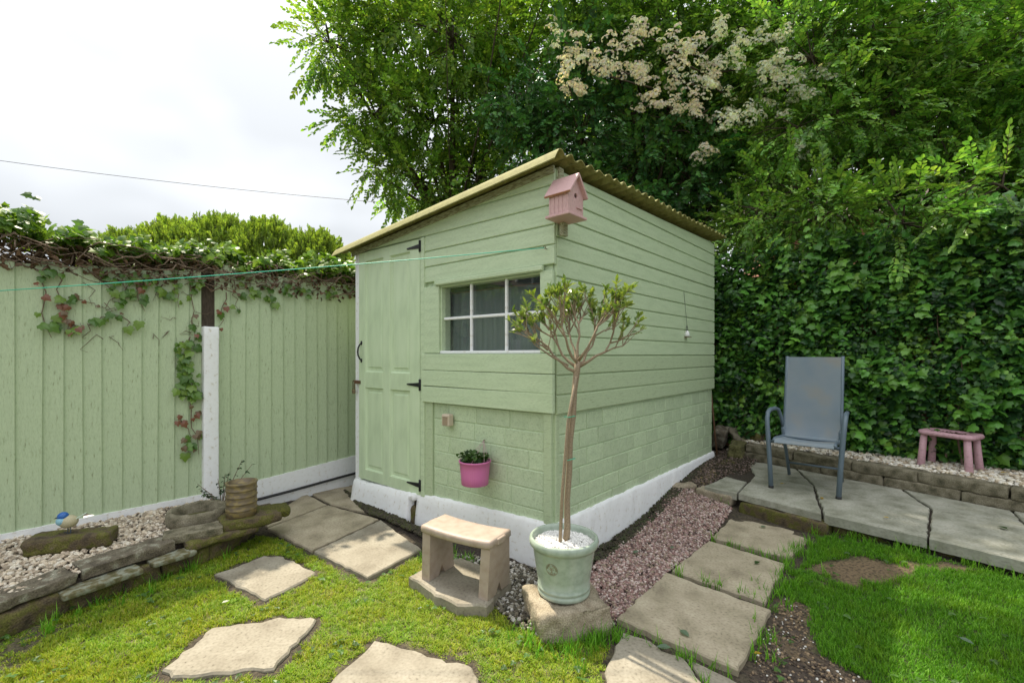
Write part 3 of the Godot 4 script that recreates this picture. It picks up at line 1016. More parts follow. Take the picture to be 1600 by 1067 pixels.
	add_slice(s, [Vector2(-2.16, eave(-2.16) - 0.05), Vector2(0.026, eave(0.026) - 0.05), Vector2(0.026, eave(0.026) - 0.008), Vector2(-2.16, eave(-2.16) - 0.008)], 0.026, 0.04)
	part(shed, "fascia", done(s), M.bare_wood, front)
	part(shed, "corner_block", box(0.05, 0.13, 0.05, 0.004), M.bare_wood, side * shift(0.03, 2.325, 0.016))
	# ---- boards of the long wall
	y = 0.884
	while y < 2.45:
		var t := y + 0.1205
		var tl := minf(t, eave(0) - 0.014)
		var tr := minf(t, eave(0, l) - 0.014)
		var x0 := 0.0
		if tl <= y + 0.01:
			x0 = clampf((y + 0.012 - 2.395 + 0.014) / 0.03, 0.0, l - 0.1)
			tl = y + 0.012
		var b := part(shed, "board", weatherboard(x0, l + 0.01, y, tl, tr, 0.006), pick(M.boards) if y > 1.2 else M.sage_worn, side)
		b.rotate_object_local(Vector3.BACK, rnd(-0.0008, 0.0008))
		y += 0.1205
	# ---- window
	var win := part(shed, "window", box(0.985, 0.034, 0.03, 0.006), M.sage_board, front * shift(-0.545, 1.781, 0.036))
	var inner := func(m: Material, called: String, mesh: Mesh, x: float, yy: float, z: float) -> void:
		part(win, called, mesh, m, shift(x + 0.545, yy - 1.781, z - 0.036))
	inner.call(M.sage_board, "frame", box(0.165, 0.505, 0.03, 0.004), -1.088, 1.512, 0.018)
	inner.call(M.sage_board, "frame", box(0.092, 0.505, 0.03, 0.004), -0.034, 1.512, 0.018)
	inner.call(M.white_paint, "frame", box(1.0, 0.02, 0.09, 0.003), -0.545, 1.2675, -0.028)
	inner.call(M.sage_board, "frame", box(1.0, 0.014, 0.085, 0.003), -0.545, 1.7595, -0.03)
	inner.call(M.sage_board, "frame", box(0.012, 0.48, 0.085, 0.003), -0.9995, 1.512, -0.03)
	inner.call(M.sage_board, "frame", box(0.012, 0.48, 0.085, 0.003), -0.0865, 1.512, -0.03)
	var xs := [-0.993, -0.706, -0.382, -0.093]
	var yy := [1.278, 1.517, 1.752]
	for i: int in [1, 2]:
		inner.call(M.white_paint, "glazing_bar", box(0.018, 0.476, 0.022, 0.004), xs[i], 1.5145, -0.012)
	for i in 3:
		inner.call(M.white_paint, "glazing_bar", box(xs[i + 1] - xs[i] - 0.018, 0.019, 0.022, 0.004), (xs[i] + xs[i + 1]) / 2.0, 1.517, -0.012)
		for j in 2:
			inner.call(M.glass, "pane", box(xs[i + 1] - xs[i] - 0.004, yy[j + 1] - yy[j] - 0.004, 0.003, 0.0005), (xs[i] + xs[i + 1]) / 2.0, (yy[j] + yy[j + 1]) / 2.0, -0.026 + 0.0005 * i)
	# an added pleated sheet stands in for the fence mirrored in the lower panes
	var cur := thing("reflection_sheet", "dim pleated sheet added behind the shed window for the mirrored fence", "reflection_sheet", SHED + front * Vector3(-0.545, 1.0, -0.14), -0.6806)
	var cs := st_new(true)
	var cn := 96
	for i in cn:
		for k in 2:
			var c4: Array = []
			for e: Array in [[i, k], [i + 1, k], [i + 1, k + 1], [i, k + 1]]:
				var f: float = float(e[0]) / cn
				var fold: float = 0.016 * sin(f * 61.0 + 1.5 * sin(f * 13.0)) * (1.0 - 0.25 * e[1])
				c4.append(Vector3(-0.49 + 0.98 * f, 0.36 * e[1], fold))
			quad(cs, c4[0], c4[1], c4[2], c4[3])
	part(cur, "reflection_folds", done(cs), M.reflection_sheet)
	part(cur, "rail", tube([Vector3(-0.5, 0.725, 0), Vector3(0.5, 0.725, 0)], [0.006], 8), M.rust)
	# ---- door of four panels
	var door := part(shed, "door", box(0.83, 1.99, 0.02, 0.003), M.sage_door, front * shift(-1.642, 1.152, -0.002))
	var on := func(m: Material, called: String, mesh: Mesh, x: float, py: float, z: float) -> MeshInstance3D:
		return part(door, called, mesh, m, shift(x + 1.642, py - 1.152, z + 0.002))
	for a: Array in [[-2.058, -1.962], [-1.699, -1.602], [-1.344, -1.222]]:
		on.call(M.sage_door, "stile", box(a[1] - a[0], 1.992, 0.024, 0.004), (a[0] + a[1]) / 2.0, 1.152, 0.020)
	for a: Array in [[0.156, 0.245], [0.962, 1.10], [2.066, 2.148]]:
		for b: Array in [[-1.962, -1.699], [-1.602, -1.344]]:
			on.call(M.sage_door, "rail", box(b[1] - b[0], a[1] - a[0], 0.024, 0.002), (b[0] + b[1]) / 2.0, (a[0] + a[1]) / 2.0, 0.019)
	for b: Array in [[-1.962, -1.699], [-1.602, -1.344]]:
		for a: Array in [[0.245, 0.962], [1.10, 2.066]]:
			on.call(M.sage_door, "panel", panel(b[1] - b[0], a[1] - a[0]), (b[0] + b[1]) / 2.0, (a[0] + a[1]) / 2.0, 0.008)
	for hy: float in [2.088, 1.015, 0.238]:
		var h := st_new()
		add_box(h, shift(0.0, 0.0, 0.0), Vector3(0.026, 0.088, 0.006), 0.002)
		add_slice(h, [Vector2(-0.158, -0.005), Vector2(-0.012, -0.017), Vector2(-0.012, 0.017), Vector2(-0.158, 0.005)], -0.003, 0.003)
		on.call(M.black_iron, "hinge", done(h), -1.216, hy, 0.036)
		on.call(M.black_iron, "hinge_pin", tube([Vector3(0, -0.045, 0), Vector3(0, 0.045, 0)], [0.005], 8), -1.216, hy, 0.040)
	var hp := [Vector3(0, 0.075, 0.004), Vector3(0, 0.06, 0.02), Vector3(0, 0.03, 0.034), Vector3(0, 0, 0.038), Vector3(0, -0.03, 0.034), Vector3(0, -0.06, 0.02), Vector3(0, -0.075, 0.004)]
	var hd: MeshInstance3D = on.call(M.black_iron, "handle", tube(hp, [0.006, 0.007, 0.007, 0.008, 0.007, 0.007, 0.006], 8), -2.015, 1.275, 0.032)
	for k: float in [-0.078, 0.078]:
		var leafy_plate := lathe([Vector2(0, 0.0), Vector2(0.013, 0.0), Vector2(0.012, 0.005), Vector2(0, 0.007)], 10)
		part(hd, "handle_plate", leafy_plate, M.black_iron, Transform3D(Basis(Vector3.RIGHT, PI / 2.0).scaled(Vector3(1, 1.5, 1)), Vector3(0, k, 0)))
	on.call(M.rust, "hasp", box(0.07, 0.03, 0.006, 0.002), -2.06, 1.005, 0.037)
	on.call(M.rust, "hasp", box(0.03, 0.03, 0.03, 0.003), -2.10, 1.005, 0.03)
	on.call(M.brass, "padlock", box(0.04, 0.038, 0.018, 0.005), -2.115, 0.92, 0.046)
	on.call(M.rust, "shackle", tube([Vector3(-0.013, -0.045, 0), Vector3(-0.013, 0.03, 0), Vector3(-0.008, 0.043, 0), Vector3(0.008, 0.043, 0), Vector3(0.013, 0.03, 0), Vector3(0.013, -0.045, 0)], [0.004], 8), -2.115, 0.975, 0.046)
	# door frame
	fpart("door_frame", box(0.045, 2.0, 0.04, 0.004), M.sage_board, -1.192, 1.155, 0.014)
	fpart("door_frame", box(0.066, 2.30, 0.05, 0.006), M.white_paint, -2.112, 1.04, -0.012)
	# ---- white rendered foot
	foot("foot", front, -2.17, -1.325, 0.128, 0.163, -0.07, 0.085, 3, true)
	foot("foot", front, -1.255, 0.075, 0.172, 0.222, -0.07, 0.055, 4, false)
	foot("foot", side, 0.0, 2.90, 0.222, 0.20, -0.07, 0.045, 5, false)
	part(shed, "rubble_stone", rough_block(0.075, 0.16, 0.10, 71, 0.018, 0.03), pick(M.mossy), front * shift(-1.29, -0.02, 0.0))
	part(shed, "rubble_stone", rough_block(0.06, 0.05, 0.10, 72, 0.015, 0.02), M.white_render, front * shift(-1.29, 0.135, 0.018))
	# ---- corrugated roof
	var cuts := [-0.15, 0.66, 1.42, 2.18, 3.02]
	for i in 4:
		part(shed, "roof_sheet", roof_sheet(cuts[i], cuts[i + 1] + (0.09 if i < 3 else 0.0), 0.008 * (i % 2)), M.roof)


func brick(w: float, h: float, key: int) -> ArrayMesh:
	# flat painted face, the corners a little worn
	return box(w, h, 0.022, 0.0030 + 0.0006 * (key % 3))


func panel(w: float, h: float) -> ArrayMesh:
	var s := st_new()
	var ring := func(inset: float, z: float) -> Array:
		return [Vector3(-w / 2 + inset, -h / 2 + inset, z), Vector3(w / 2 - inset, -h / 2 + inset, z), Vector3(w / 2 - inset, h / 2 - inset, z), Vector3(-w / 2 + inset, h / 2 - inset, z)]
	var lay := [ring.call(0.0, 0.018), ring.call(0.010, 0.004), ring.call(0.032, 0.004), ring.call(0.045, 0.012)]
	for i in 3:
		for k in 4:
			quad(s, lay[i][k], lay[i][(k + 1) % 4], lay[i + 1][(k + 1) % 4], lay[i + 1][k])
	quad(s, lay[3][0], lay[3][1], lay[3][2], lay[3][3])
	return done(s)


func foot(called: String, xf: Transform3D, x0: float, x1: float, t0: float, t1: float, base: float, deep: float, key: int, round_end: bool) -> void:
	var s := st_new(true)
	var n := int((x1 - x0) / 0.03)
	var prof := [[0.0, 1.0], [0.35, 1.0], [0.55, 0.93], [0.68, 0.72], [0.80, 0.42], [0.92, 0.22], [1.05, 0.0]]
	var rows: Array = []
	for i in n + 1:
		var x := lerpf(x0, x1, float(i) / n)
		var top := lerpf(t0, t1, float(i) / n) + 0.008 * noise.get_noise_2d(x * 7.0, key * 5.0)
		var row: Array = []
		var f := 1.0
		if round_end:
			f = sqrt(clampf((x - x0) / 0.05, 0.0, 1.0)) * 0.8 + 0.2
		for k in prof.size():
			var v := lerpf(base - 0.03, top, prof[k][1])
			var z: float = prof[k][0] * deep * f + 0.010 * noise.get_noise_3d(x * 8.0, v * 8.0, key * 3.0) * (1.0 if k > 0 else 0.0)
			if k == 0:
				z = -0.02
			row.append(Vector3(x, v + (0.006 * noise.get_noise_2d(x * 20.0, k * 3.0) if k > 0 and k < 6 else 0.0), z))
		rows.append(row)
	for i in n:
		for k in prof.size() - 1:
			quad(s, rows[i][k + 1], rows[i + 1][k + 1], rows[i + 1][k], rows[i][k])
	for e: Array in [[0, -1.0], [n, 1.0]]:
		for k in range(0, prof.size() - 1):
			var r: Array = rows[e[0]]
			tri_out(s, Vector3(r[0].x, r[6].y, r[0].z), r[k], r[k + 1], Vector3(e[1], 0, 0))
	part(shed, called, done(s), M.white_render, xf)


func roof_profile(v: float) -> float:
	if v < -0.085:
		var f := (v + 0.15) / 0.065
		return lerpf(-0.058, 0.014, sin(f * PI / 2.0))
	return 0.014 * cos((v + 0.085) / 0.112 * TAU)


func roof_sheet(v0: float, v1: float, lift: float) -> ArrayMesh:
	var s := st_new(true)
	var ax := front.basis.x
	var av := side.basis.x
	var n := int((v1 - v0) / 0.0112)
	var ws := [-2.31, -1.9, -1.3, -0.7, -0.1, 0.11]
	var grid: Array = []
	for layer in 2:
		var rows: Array = []
		for i in n + 1:
			var v := lerpf(v0, v1, float(i) / n)
			var row: Array = []
			for w: float in ws:
				var y := eave(w, v) + 0.026 + roof_profile(v) + lift + (0.007 if layer == 0 else 0.0) + 0.002 * noise.get_noise_2d(w * 3.0, v * 6.0)
				var ww := w
				if w > 0.1:
					ww += 0.012 * noise.get_noise_1d(v * 12.0)
				row.append(ax * ww + av * v + Vector3(0, y, 0))
			rows.append(row)
		grid.append(rows)
	for i in n:
		for k in ws.size() - 1:
			tri_out(s, grid[0][i][k], grid[0][i + 1][k], grid[0][i + 1][k + 1], Vector3.UP)
			tri_out(s, grid[0][i][k], grid[0][i + 1][k + 1], grid[0][i][k + 1], Vector3.UP)
			tri_out(s, grid[1][i][k], grid[1][i + 1][k], grid[1][i + 1][k + 1], Vector3.DOWN)
			tri_out(s, grid[1][i][k], grid[1][i + 1][k + 1], grid[1][i][k + 1], Vector3.DOWN)
	s.set_smooth_group(-1)
	var m := ws.size() - 1
	for i in n:
		quad_out(s, [grid[1][i][m], grid[1][i + 1][m], grid[0][i + 1][m], grid[0][i][m]], ax)
		quad_out(s, [grid[1][i][0], grid[1][i + 1][0], grid[0][i + 1][0], grid[0][i][0]], -ax)
	for k in m:
		quad_out(s, [grid[1][0][k], grid[1][0][k + 1], grid[0][0][k + 1], grid[0][0][k]], -av)
		quad_out(s, [grid[1][n][k], grid[1][n][k + 1], grid[0][n][k + 1], grid[0][n][k]], av)
	return done(s)


# ------------------------------------------------------------------ fence, houses, stone edging
var fence_xf := Transform3D(Basis(Vector3.UP, 0.8505), Vector3(-3.15, 0, -2.8))    # x runs along the fence away from us, z towards the garden


func wedge(w: float, h: float, thin: float, thick: float, top_tilt: float, chip := 0.0) -> ArrayMesh:
	var s := st_new()
	var x0 := -w / 2.0
	var x1 := w / 2.0
	var c := 0.002
	var prof := [Vector2(x0, 0.0), Vector2(x1, 0.0), Vector2(x1, thick - c), Vector2(x1 - c, thick), Vector2(x0, thin)]
	var lo := [chip, 0.0, 0.0, 0.0, chip]
	for i in prof.size():
		var j := (i + 1) % prof.size()
		var a: Vector2 = prof[i]
		var b: Vector2 = prof[j]
		var ta := h + top_tilt * a.x
		var tb := h + top_tilt * b.x
		quad_out(s, [Vector3(a.x, lo[i], a.y), Vector3(b.x, lo[j], b.y), Vector3(b.x, tb, b.y), Vector3(a.x, ta, a.y)], Vector3((b - a).y, 0, -(b - a).x) * 1.0)
	for k in range(1, prof.size() - 1):
		for e: Array in [[1.0, Vector3.UP], [0.0, Vector3.DOWN]]:
			var v: Array = []
			for m: int in [0, k, k + 1]:
				v.append(Vector3(prof[m].x, (h + top_tilt * prof[m].x) if e[0] == 1.0 else lo[m], prof[m].y))
			tri_out(s, v[0], v[1], v[2], e[1])
	return done(s)


func build_fence() -> void:
	var panels := [[-4.4, -2.68, 0.15, 0.15, 1.80, 1.80], [-2.58, -0.84, 0.15, 0.15, 1.79, 1.80], [-0.74, 1.045, 0.15, 0.157, 1.775, 1.90], [1.155, 3.0, 0.157, 0.29, 1.93, 1.965], [3.1, 4.9, 0.29, 0.34, 1.96, 1.97]]
	var names := ["outside the frame", "nearest the camera", "beside the blue bird ornament", "between the white post and the shed door", "behind the shed"]
	for i in panels.size():
		var a: Array = panels[i]
		var o := thing("fence", "sage green closeboard fence panel %s" % names[i], "fence", fence_xf.origin, 0.8505, "fence panels")
		var t: float = a[0]
		var k := 0
		while t < a[1] - 0.03:
			var w := rnd(0.088, 0.112)
			if i == 2 and t < 0.1:
				w = rnd(0.105, 0.118)
			if t + w > a[1] - 0.04:
				w = a[1] - t
			var f: float = (t - a[0]) / (a[1] - a[0])
			var y0 := lerpf(a[2], a[3], f) - 0.02 + rnd(-0.004, 0.006)
			var y1 := lerpf(a[4], a[5], f) + rnd(-0.012, 0.012)
			if i == 3 and k < 2:
				y1 += 0.05
			var chip := 0.0
			if rng.randf() < 0.09:
				chip = rnd(0.03, 0.06)
			var b := part(o, "board", wedge(w + 0.016, y1 - y0, 0.005, 0.021, rnd(-0.06, 0.06), chip), pick(M.sage_fence), shift(t + w / 2.0, y0, rnd(0.0, 0.003)))
			b.rotate_object_local(Vector3.BACK, rnd(-0.006, 0.006))
			t += w
			k += 1
		for ry: float in [0.45, 1.1, 1.7]:
			part(o, "rail", box(a[1] - a[0], 0.07, 0.035, 0.003), M.dark_wood, shift((a[0] + a[1]) / 2.0, ry, -0.024))
		# concrete board at the bottom
		var s := st_new()
		add_slice(s, [Vector2(a[0] - 0.04, -0.1), Vector2(a[1] + 0.04, -0.1), Vector2(a[1] + 0.04, a[3] - 0.004), Vector2(a[0] - 0.04, a[2] - 0.004)], -0.02, 0.028)
		part(o, "gravel_board", done(s), M.white_render, Transform3D(), "white painted concrete board at the foot of the fence")
	for a: Array in [[-4.5, "white concrete fence post at the far end"], [-2.63, "white concrete fence post behind the camera"], [-0.79, "white concrete fence post left of the photo"], [1.102, "short white painted concrete fence post beside the ribbed pot"], [3.05, "white concrete fence post behind the shed"]]:
		var o := thing("fence_post", a[1], "fence post", fence_xf * Vector3(a[0], 0, 0.03), 0.8505, "fence posts")
		part(o, "concrete_stub", rough_block(0.105, 1.57, 0.10, int(a[0] * 10) + 90, 0.0025, 0.008, Vector3i(3, 24, 3), 9.0), M.white_render, shift(0, 0.685, 0.0))
		part(o, "timber_post", box(0.135, 1.9, 0.07, 0.005), M.dark_wood, shift(0.0, 0.98, -0.06))


func build_houses() -> void:
	# a neighbour's house glimpsed between the branches on the right
	house("red brick house glimpsed through the branches above the ivy", at(13.2, 0, 15.6), -0.35, 8.0, 6.0)
	# and one beyond the fence, which the shed window mirrors
	house("brick house beyond the fence, seen only mirrored in the shed window", at(-15.0, 0, 1.2), 1.35, 8.0, 4.0)


func house(label: String, pos: Vector3, yaw: float, w: float, h: float) -> void:
	var o := thing("brick_house", label, "house", pos, yaw)
	var s := st_new()
	add_box(s, shift(0, h / 2.0 - 0.1, -3.0), Vector3(w, h + 0.2, 6.0), 0.01)
	part(o, "wall", done(s), M.red_brick)
	s = st_new()
	var e := 0.4
	for z: float in [0.0]:
		var a := [Vector3(-w / 2 - e, h, e), Vector3(w / 2 + e, h, e), Vector3(w / 2 + e, h + 2.2, -3.0), Vector3(-w / 2 - e, h + 2.2, -3.0), Vector3(w / 2 + e, h, -6.0 - e), Vector3(-w / 2 - e, h, -6.0 - e)]
		quad(s, a[0], a[1], a[2], a[3])
		quad(s, a[3], a[2], a[4], a[5])
		tri(s, a[1], a[4], a[2])
		tri(s, a[0], a[3], a[5])
		quad(s, a[5], a[4], a[1], a[0])
	part(o, "roof", done(s), M.tile_roof)
	for x: float in [-0.3, 0.25]:
		for y: float in [1.5, 4.0]:
			var win := part(o, "window", box(1.5, 1.3, 0.08, 0.01), M.white_paint, shift(x * w, y, 0.0))
			for k: float in [-0.36, 0.36]:
				part(win, "pane", box(0.62, 1.12, 0.02, 0.003), M.glass_dark, shift(k, 0, 0.04))
			part(win, "sill", box(1.7, 0.08, 0.2, 0.01), M.sandstone, shift(0, -0.70, 0.05))


func build_raised_bed() -> void:
	var o := thing("stone_edging", "mossy dry stone edging that holds the pale gravel bed along the fence", "stone edging")
	var line := pts([-3.15, 0.95, -2.72, 1.45, -2.42, 1.97, -2.28, 2.32, -2.06, 2.66, -1.93, 2.90, -1.90, 3.18, -1.98, 3.46])
	var key := 100
	for i in line.size() - 1:
		var a: Vector2 = line[i]
		var b: Vector2 = line[i + 1]
		var dir := (b - a).normalized()
		var inn := Vector2(-dir.y, dir.x)
		var c := (a + b) / 2.0 + inn * 0.05
		var yaw := atan2(dir.y, dir.x)
		part(o, "stone", rough_block((b - a).length() + 0.02, 0.17, 0.16, key, 0.022, 0.03, Vector3i(12, 5, 5), 5.0), pick(M.mossy), Transform3D(Basis(Vector3.UP, yaw), at(c.x, -0.03, c.y)))
		key += 1
	# coping stones: flat, split slabs laid end to end
	for a: Array in [[-3.02, 1.22, 0.44, 0.055, 0.20, 0.86, 0.085], [-2.76, 1.56, 0.34, 0.05, 0.17, 0.95, 0.088], [-2.575, 1.865, 0.33, 0.06, 0.19, 1.05, 0.092], [-2.40, 2.20, 0.40, 0.05, 0.16, 1.13, 0.090], [-2.21, 2.60, 0.43, 0.058, 0.17, 1.05, 0.100]]:
		part(o, "coping_stone", rough_block(a[2], a[3], a[4], key, 0.010, 0.006, Vector3i(16, 4, 7), 9.0), pick(M.coping), Transform3D(Basis(Vector3.UP, a[5]) * Basis(Vector3.RIGHT, rnd(-0.02, 0.07)) * Basis(Vector3.BACK, rnd(-0.025, 0.025)), at(a[0], a[6], a[1])))
		key += 1
	# thin pale lichened slip under the copings
	part(o, "stone", rough_block(0.34, 0.035, 0.14, key, 0.006, 0.01, Vector3i(10, 2, 4)), M.lichen_pale, Transform3D(Basis(Vector3.UP, 1.05), at(-2.19, 0.045, 2.42)))
	part(o, "stone", rough_block(0.22, 0.03, 0.12, key + 1, 0.006, 0.01, Vector3i(8, 2, 4)), M.lichen_pale, Transform3D(Basis(Vector3.UP, 1.0), at(-2.02, 0.05, 2.70)))
	# stacked flat stones at the end
	part(o, "stone", rough_block(0.40, 0.05, 0.26, key + 2, 0.012, 0.02, Vector3i(10, 3, 7)), pick(M.mossy), Transform3D(Basis(Vector3.UP, 0.9), at(-1.93, 0.075, 2.99)))
	part(o, "stone", rough_block(0.32, 0.055, 0.15, key + 3, 0.010, 0.008, Vector3i(10, 3, 5)), pick(M.wall_stone), Transform3D(Basis(Vector3.UP, 0.62), at(-2.02, 0.120, 2.885)))
	part(o, "stone", rough_block(0.36, 0.07, 0.30, key + 4, 0.014, 0.02, Vector3i(10, 3, 8)), pick(M.mossy), Transform3D(Basis(Vector3.UP, 0.7), at(-1.83, 0.125, 3.16)))
	part(o, "stone", rough_block(0.22, 0.05, 0.20, key + 5, 0.014, 0.02, Vector3i(8, 3, 6)), M.moss_bright, Transform3D(Basis(Vector3.UP, 0.5), at(-1.72, 0.135, 3.24)))
	var bed := structure("gravel_bed")
	var outline := pts([-4.9, 0.75, -3.12, 2.80, -2.40, 3.60, -2.12, 3.52, -1.96, 3.3, -1.98, 2.95, -2.12, 2.66, -2.32, 2.26, -2.50, 1.86, -2.80, 1.42, -3.25, 0.95])
	part(bed, "soil", slice(outline_xy(outline), -0.1, 0.085), M.soil_fill, Transform3D(Basis(Vector3(1, 0, 0), Vector3(0, 0, -1), Vector3(0, 1, 0)), Vector3.ZERO))
	gravel(bed, "gravel", outline, 16500, 0.0145, 0.098, [Color(0.52, 0.43, 0.32), Color(0.60, 0.52, 0.41), Color(0.42, 0.34, 0.25), Color(0.66, 0.60, 0.50), Color(0.33, 0.27, 0.20)], 0.014)


# polygons may bend inwards, so slice() gets convex ones only; here a fan of quads is cut from the triangulation
func outline_xy(outline: Array) -> Array:
	return Array(Geometry2D.convex_hull(PackedVector2Array(outline))).slice(0, -1)


func build_low_wall() -> void:
	var o := thing("low_stone_wall", "low two-course stone wall that edges the white gravel behind the chair", "stone wall")
	var a := Vector2(2.46, 5.03)
	var dir := Vector2(0.549, -0.836)
	var back := Vector2(0.836, 0.549)
	var yaw := atan2(dir.y, dir.x)
	var key := 140
	for course in 2:
		var t := -0.1 if course == 0 else 0.12
		while t < 3.6:
			var len := rnd(0.36, 0.58)
			var c := a + dir * (t + len / 2.0) + back * (0.075 + rnd(-0.008, 0.008))
			part(o, "stone", rough_block(len - 0.008, 0.088, 0.15, key % 150 + 140, 0.010, 0.012, Vector3i(12, 3, 4), 8.0), pick(M.wall_stone), Transform3D(Basis(Vector3.UP, yaw + rnd(-0.01, 0.01)), at(c.x, 0.155 + course * 0.087, c.y)))
			t += len
			key += 1
	var bed := structure("gravel_bed")
	var outline := pts([2.58, 5.10, 3.74, 3.33, 4.42, 2.28, 5.6, 2.95, 4.75, 4.05, 3.85, 5.05, 2.95, 6.0])
	part(bed, "soil", slice(outline_xy(outline), 0.0, 0.262), M.soil_fill, Transform3D(Basis(Vector3(1, 0, 0), Vector3(0, 0, -1), Vector3(0, 1, 0)), Vector3.ZERO))
	gravel(bed, "gravel", pts([2.58, 5.10, 3.74, 3.33, 4.42, 2.28, 5.3, 2.75, 4.55, 3.85, 3.65, 4.85, 2.85, 5.8]), 8000, 0.021, 0.275, [Color(0.66, 0.61, 0.50), Color(0.74, 0.70, 0.61), Color(0.52, 0.44, 0.32), Color(0.60, 0.56, 0.49), Color(0.36, 0.29, 0.20)], 0.018)


# ------------------------------------------------------------------ plants
func shade(c: Color, k: float) -> Color:
	return Color(c.r * k, c.g * k, c.b * k)


# leaf along +z, face up
func add_leaf(s: SurfaceTool, xf: Transform3D, l: float, w: float, c: Color, fold := 0.25, droop := 0.15) -> void:
	s.set_color(c)
	var b := xf * Vector3.ZERO
	var m := xf * Vector3(0, -w * fold * 0.3, l * 0.5)
	var t := xf * Vector3(0, -l * droop, l)
	var l1 := xf * Vector3(-w * 0.5, w * fold * 0.5, l * 0.32)
	var l2 := xf * Vector3(-w * 0.40, w * fold * 0.4 - l * droop * 0.4, l * 0.68)
	var r1 := xf * Vector3(w * 0.5, w * fold * 0.5, l * 0.32)
	var r2 := xf * Vector3(w * 0.40, w * fold * 0.4 - l * droop * 0.4, l * 0.68)
	tri(s, b, m, l1)
	tri(s, l1, m, l2)
	tri(s, l2, m, t)
	tri(s, b, r1, m)
	tri(s, r1, r2, m)
	tri(s, r2, t, m)


const IVY := [Vector2(0, -0.04), Vector2(-0.30, -0.14), Vector2(-0.52, 0.08), Vector2(-0.42, 0.25), Vector2(-0.50, 0.48), Vector2(-0.27, 0.56), Vector2(0, 0.98), Vector2(0.27, 0.56), Vector2(0.50, 0.48), Vector2(0.42, 0.25), Vector2(0.52, 0.08), Vector2(0.30, -0.14)]


func add_ivy_leaf(s: SurfaceTool, xf: Transform3D, l: float, c: Color) -> void:
	s.set_color(c)
	var mid := xf * Vector3(0, 0.05 * l, 0.25 * l)
	for i in IVY.size():
		var a: Vector2 = IVY[i]
		var b: Vector2 = IVY[(i + 1) % IVY.size()]
		tri(s, mid, xf * (Vector3(b.x, -0.35 * b.x * b.x - 0.12 * b.y * b.y, b.y) * l), xf * (Vector3(a.x, -0.35 * a.x * a.x - 0.12 * a.y * a.y, a.y) * l))


func aim(dir: Vector3, up_hint: Vector3) -> Basis:
	var z := dir.normalized()
	var x := up_hint.cross(z)
	if x.length() < 0.05:
		x = Vector3.RIGHT.cross(z)
	x = x.normalized()
	return Basis(x, z.cross(x), z)


func rand_dir(r: RandomNumberGenerator) -> Vector3:
	var v := Vector3(r.randfn(), r.randfn(), r.randfn())
	return v.normalized() if v.length() > 0.01 else Vector3.UP


# twig with leaves along +z; tones: leaf colours (linear)
func spray(key: int, length: float, leaves: int, leaf_l: float, leaf_w: float, tones: Array, kind := "oval", spread := 0.9) -> ArrayMesh:
	var r := RandomNumberGenerator.new()
	r.seed = key * 77 + 5
	var s := st_new(false)
	var twig: Array = []
	var bend := Vector3(r.randf_range(-0.12, 0.12), r.randf_range(-0.15, 0.02), 0)
	for i in 4:
		var f := i / 3.0
		twig.append(Vector3(0, 0, f * length) + bend * f * f * length)
	s.set_color(Color(0.10, 0.07, 0.04))
	add_tube(s, twig, [0.004, 0.003, 0.002, 0.001], 3, false)
	for i in leaves:
		var f := (i + 0.6) / leaves
		var p := Vector3(0, 0, f * length) + bend * f * f * length
		var sd := 1.0 if i % 2 == 0 else -1.0
		var dir := Vector3(sd * spread * r.randf_range(0.6, 1.2), r.randf_range(-0.25, 0.5), r.randf_range(0.25, 0.9) + f * 0.6)
		if i == leaves - 1:
			dir = Vector3(0, 0, 1)
		var b := aim(dir, Vector3(r.randf_range(-0.7, 0.7), 1, r.randf_range(-0.7, 0.7)))
		var k := r.randf_range(0.75, 1.25)
		var c: Color = tones[r.randi() % tones.size()]
		var sz := r.randf_range(0.7, 1.15)
		if kind == "ivy":
			add_ivy_leaf(s, Transform3D(b, p + b.z * leaf_l * 0.25), leaf_l * sz, shade(c, k))
		else:
			add_leaf(s, Transform3D(b, p), leaf_l * sz, leaf_w * sz, shade(c, k), 0.3, r.randf_range(0.0, 0.3))
	return done(s)


func blossom(key: int) -> ArrayMesh:
	var r := RandomNumberGenerator.new()
	r.seed = key * 13 + 1
	var s := st_new(false)
	for i in 16:
		var d := rand_dir(r)
		d.z = absf(d.z) * 0.8 + 0.1
		var p := Vector3(d.x * 0.055, d.y * 0.055, d.z * 0.035)
		var b := aim(d, Vector3(0.2, 1, 0.1))
		var c := Color(0.92, 0.78, 0.72) if r.randf() < 0.5 else Color(0.95, 0.93, 0.89)
		s.set_color(shade(c, r.randf_range(0.75, 1.1)))
		for k in 5:
			var a := TAU * k / 5.0
			var e := TAU * (k + 0.8) / 5.0
			tri(s, p, p + b * (Vector3(cos(a), sin(a), 0.25) * 0.0135), p + b * (Vector3(cos(e), sin(e), 0.25) * 0.0135))
	return done(s)


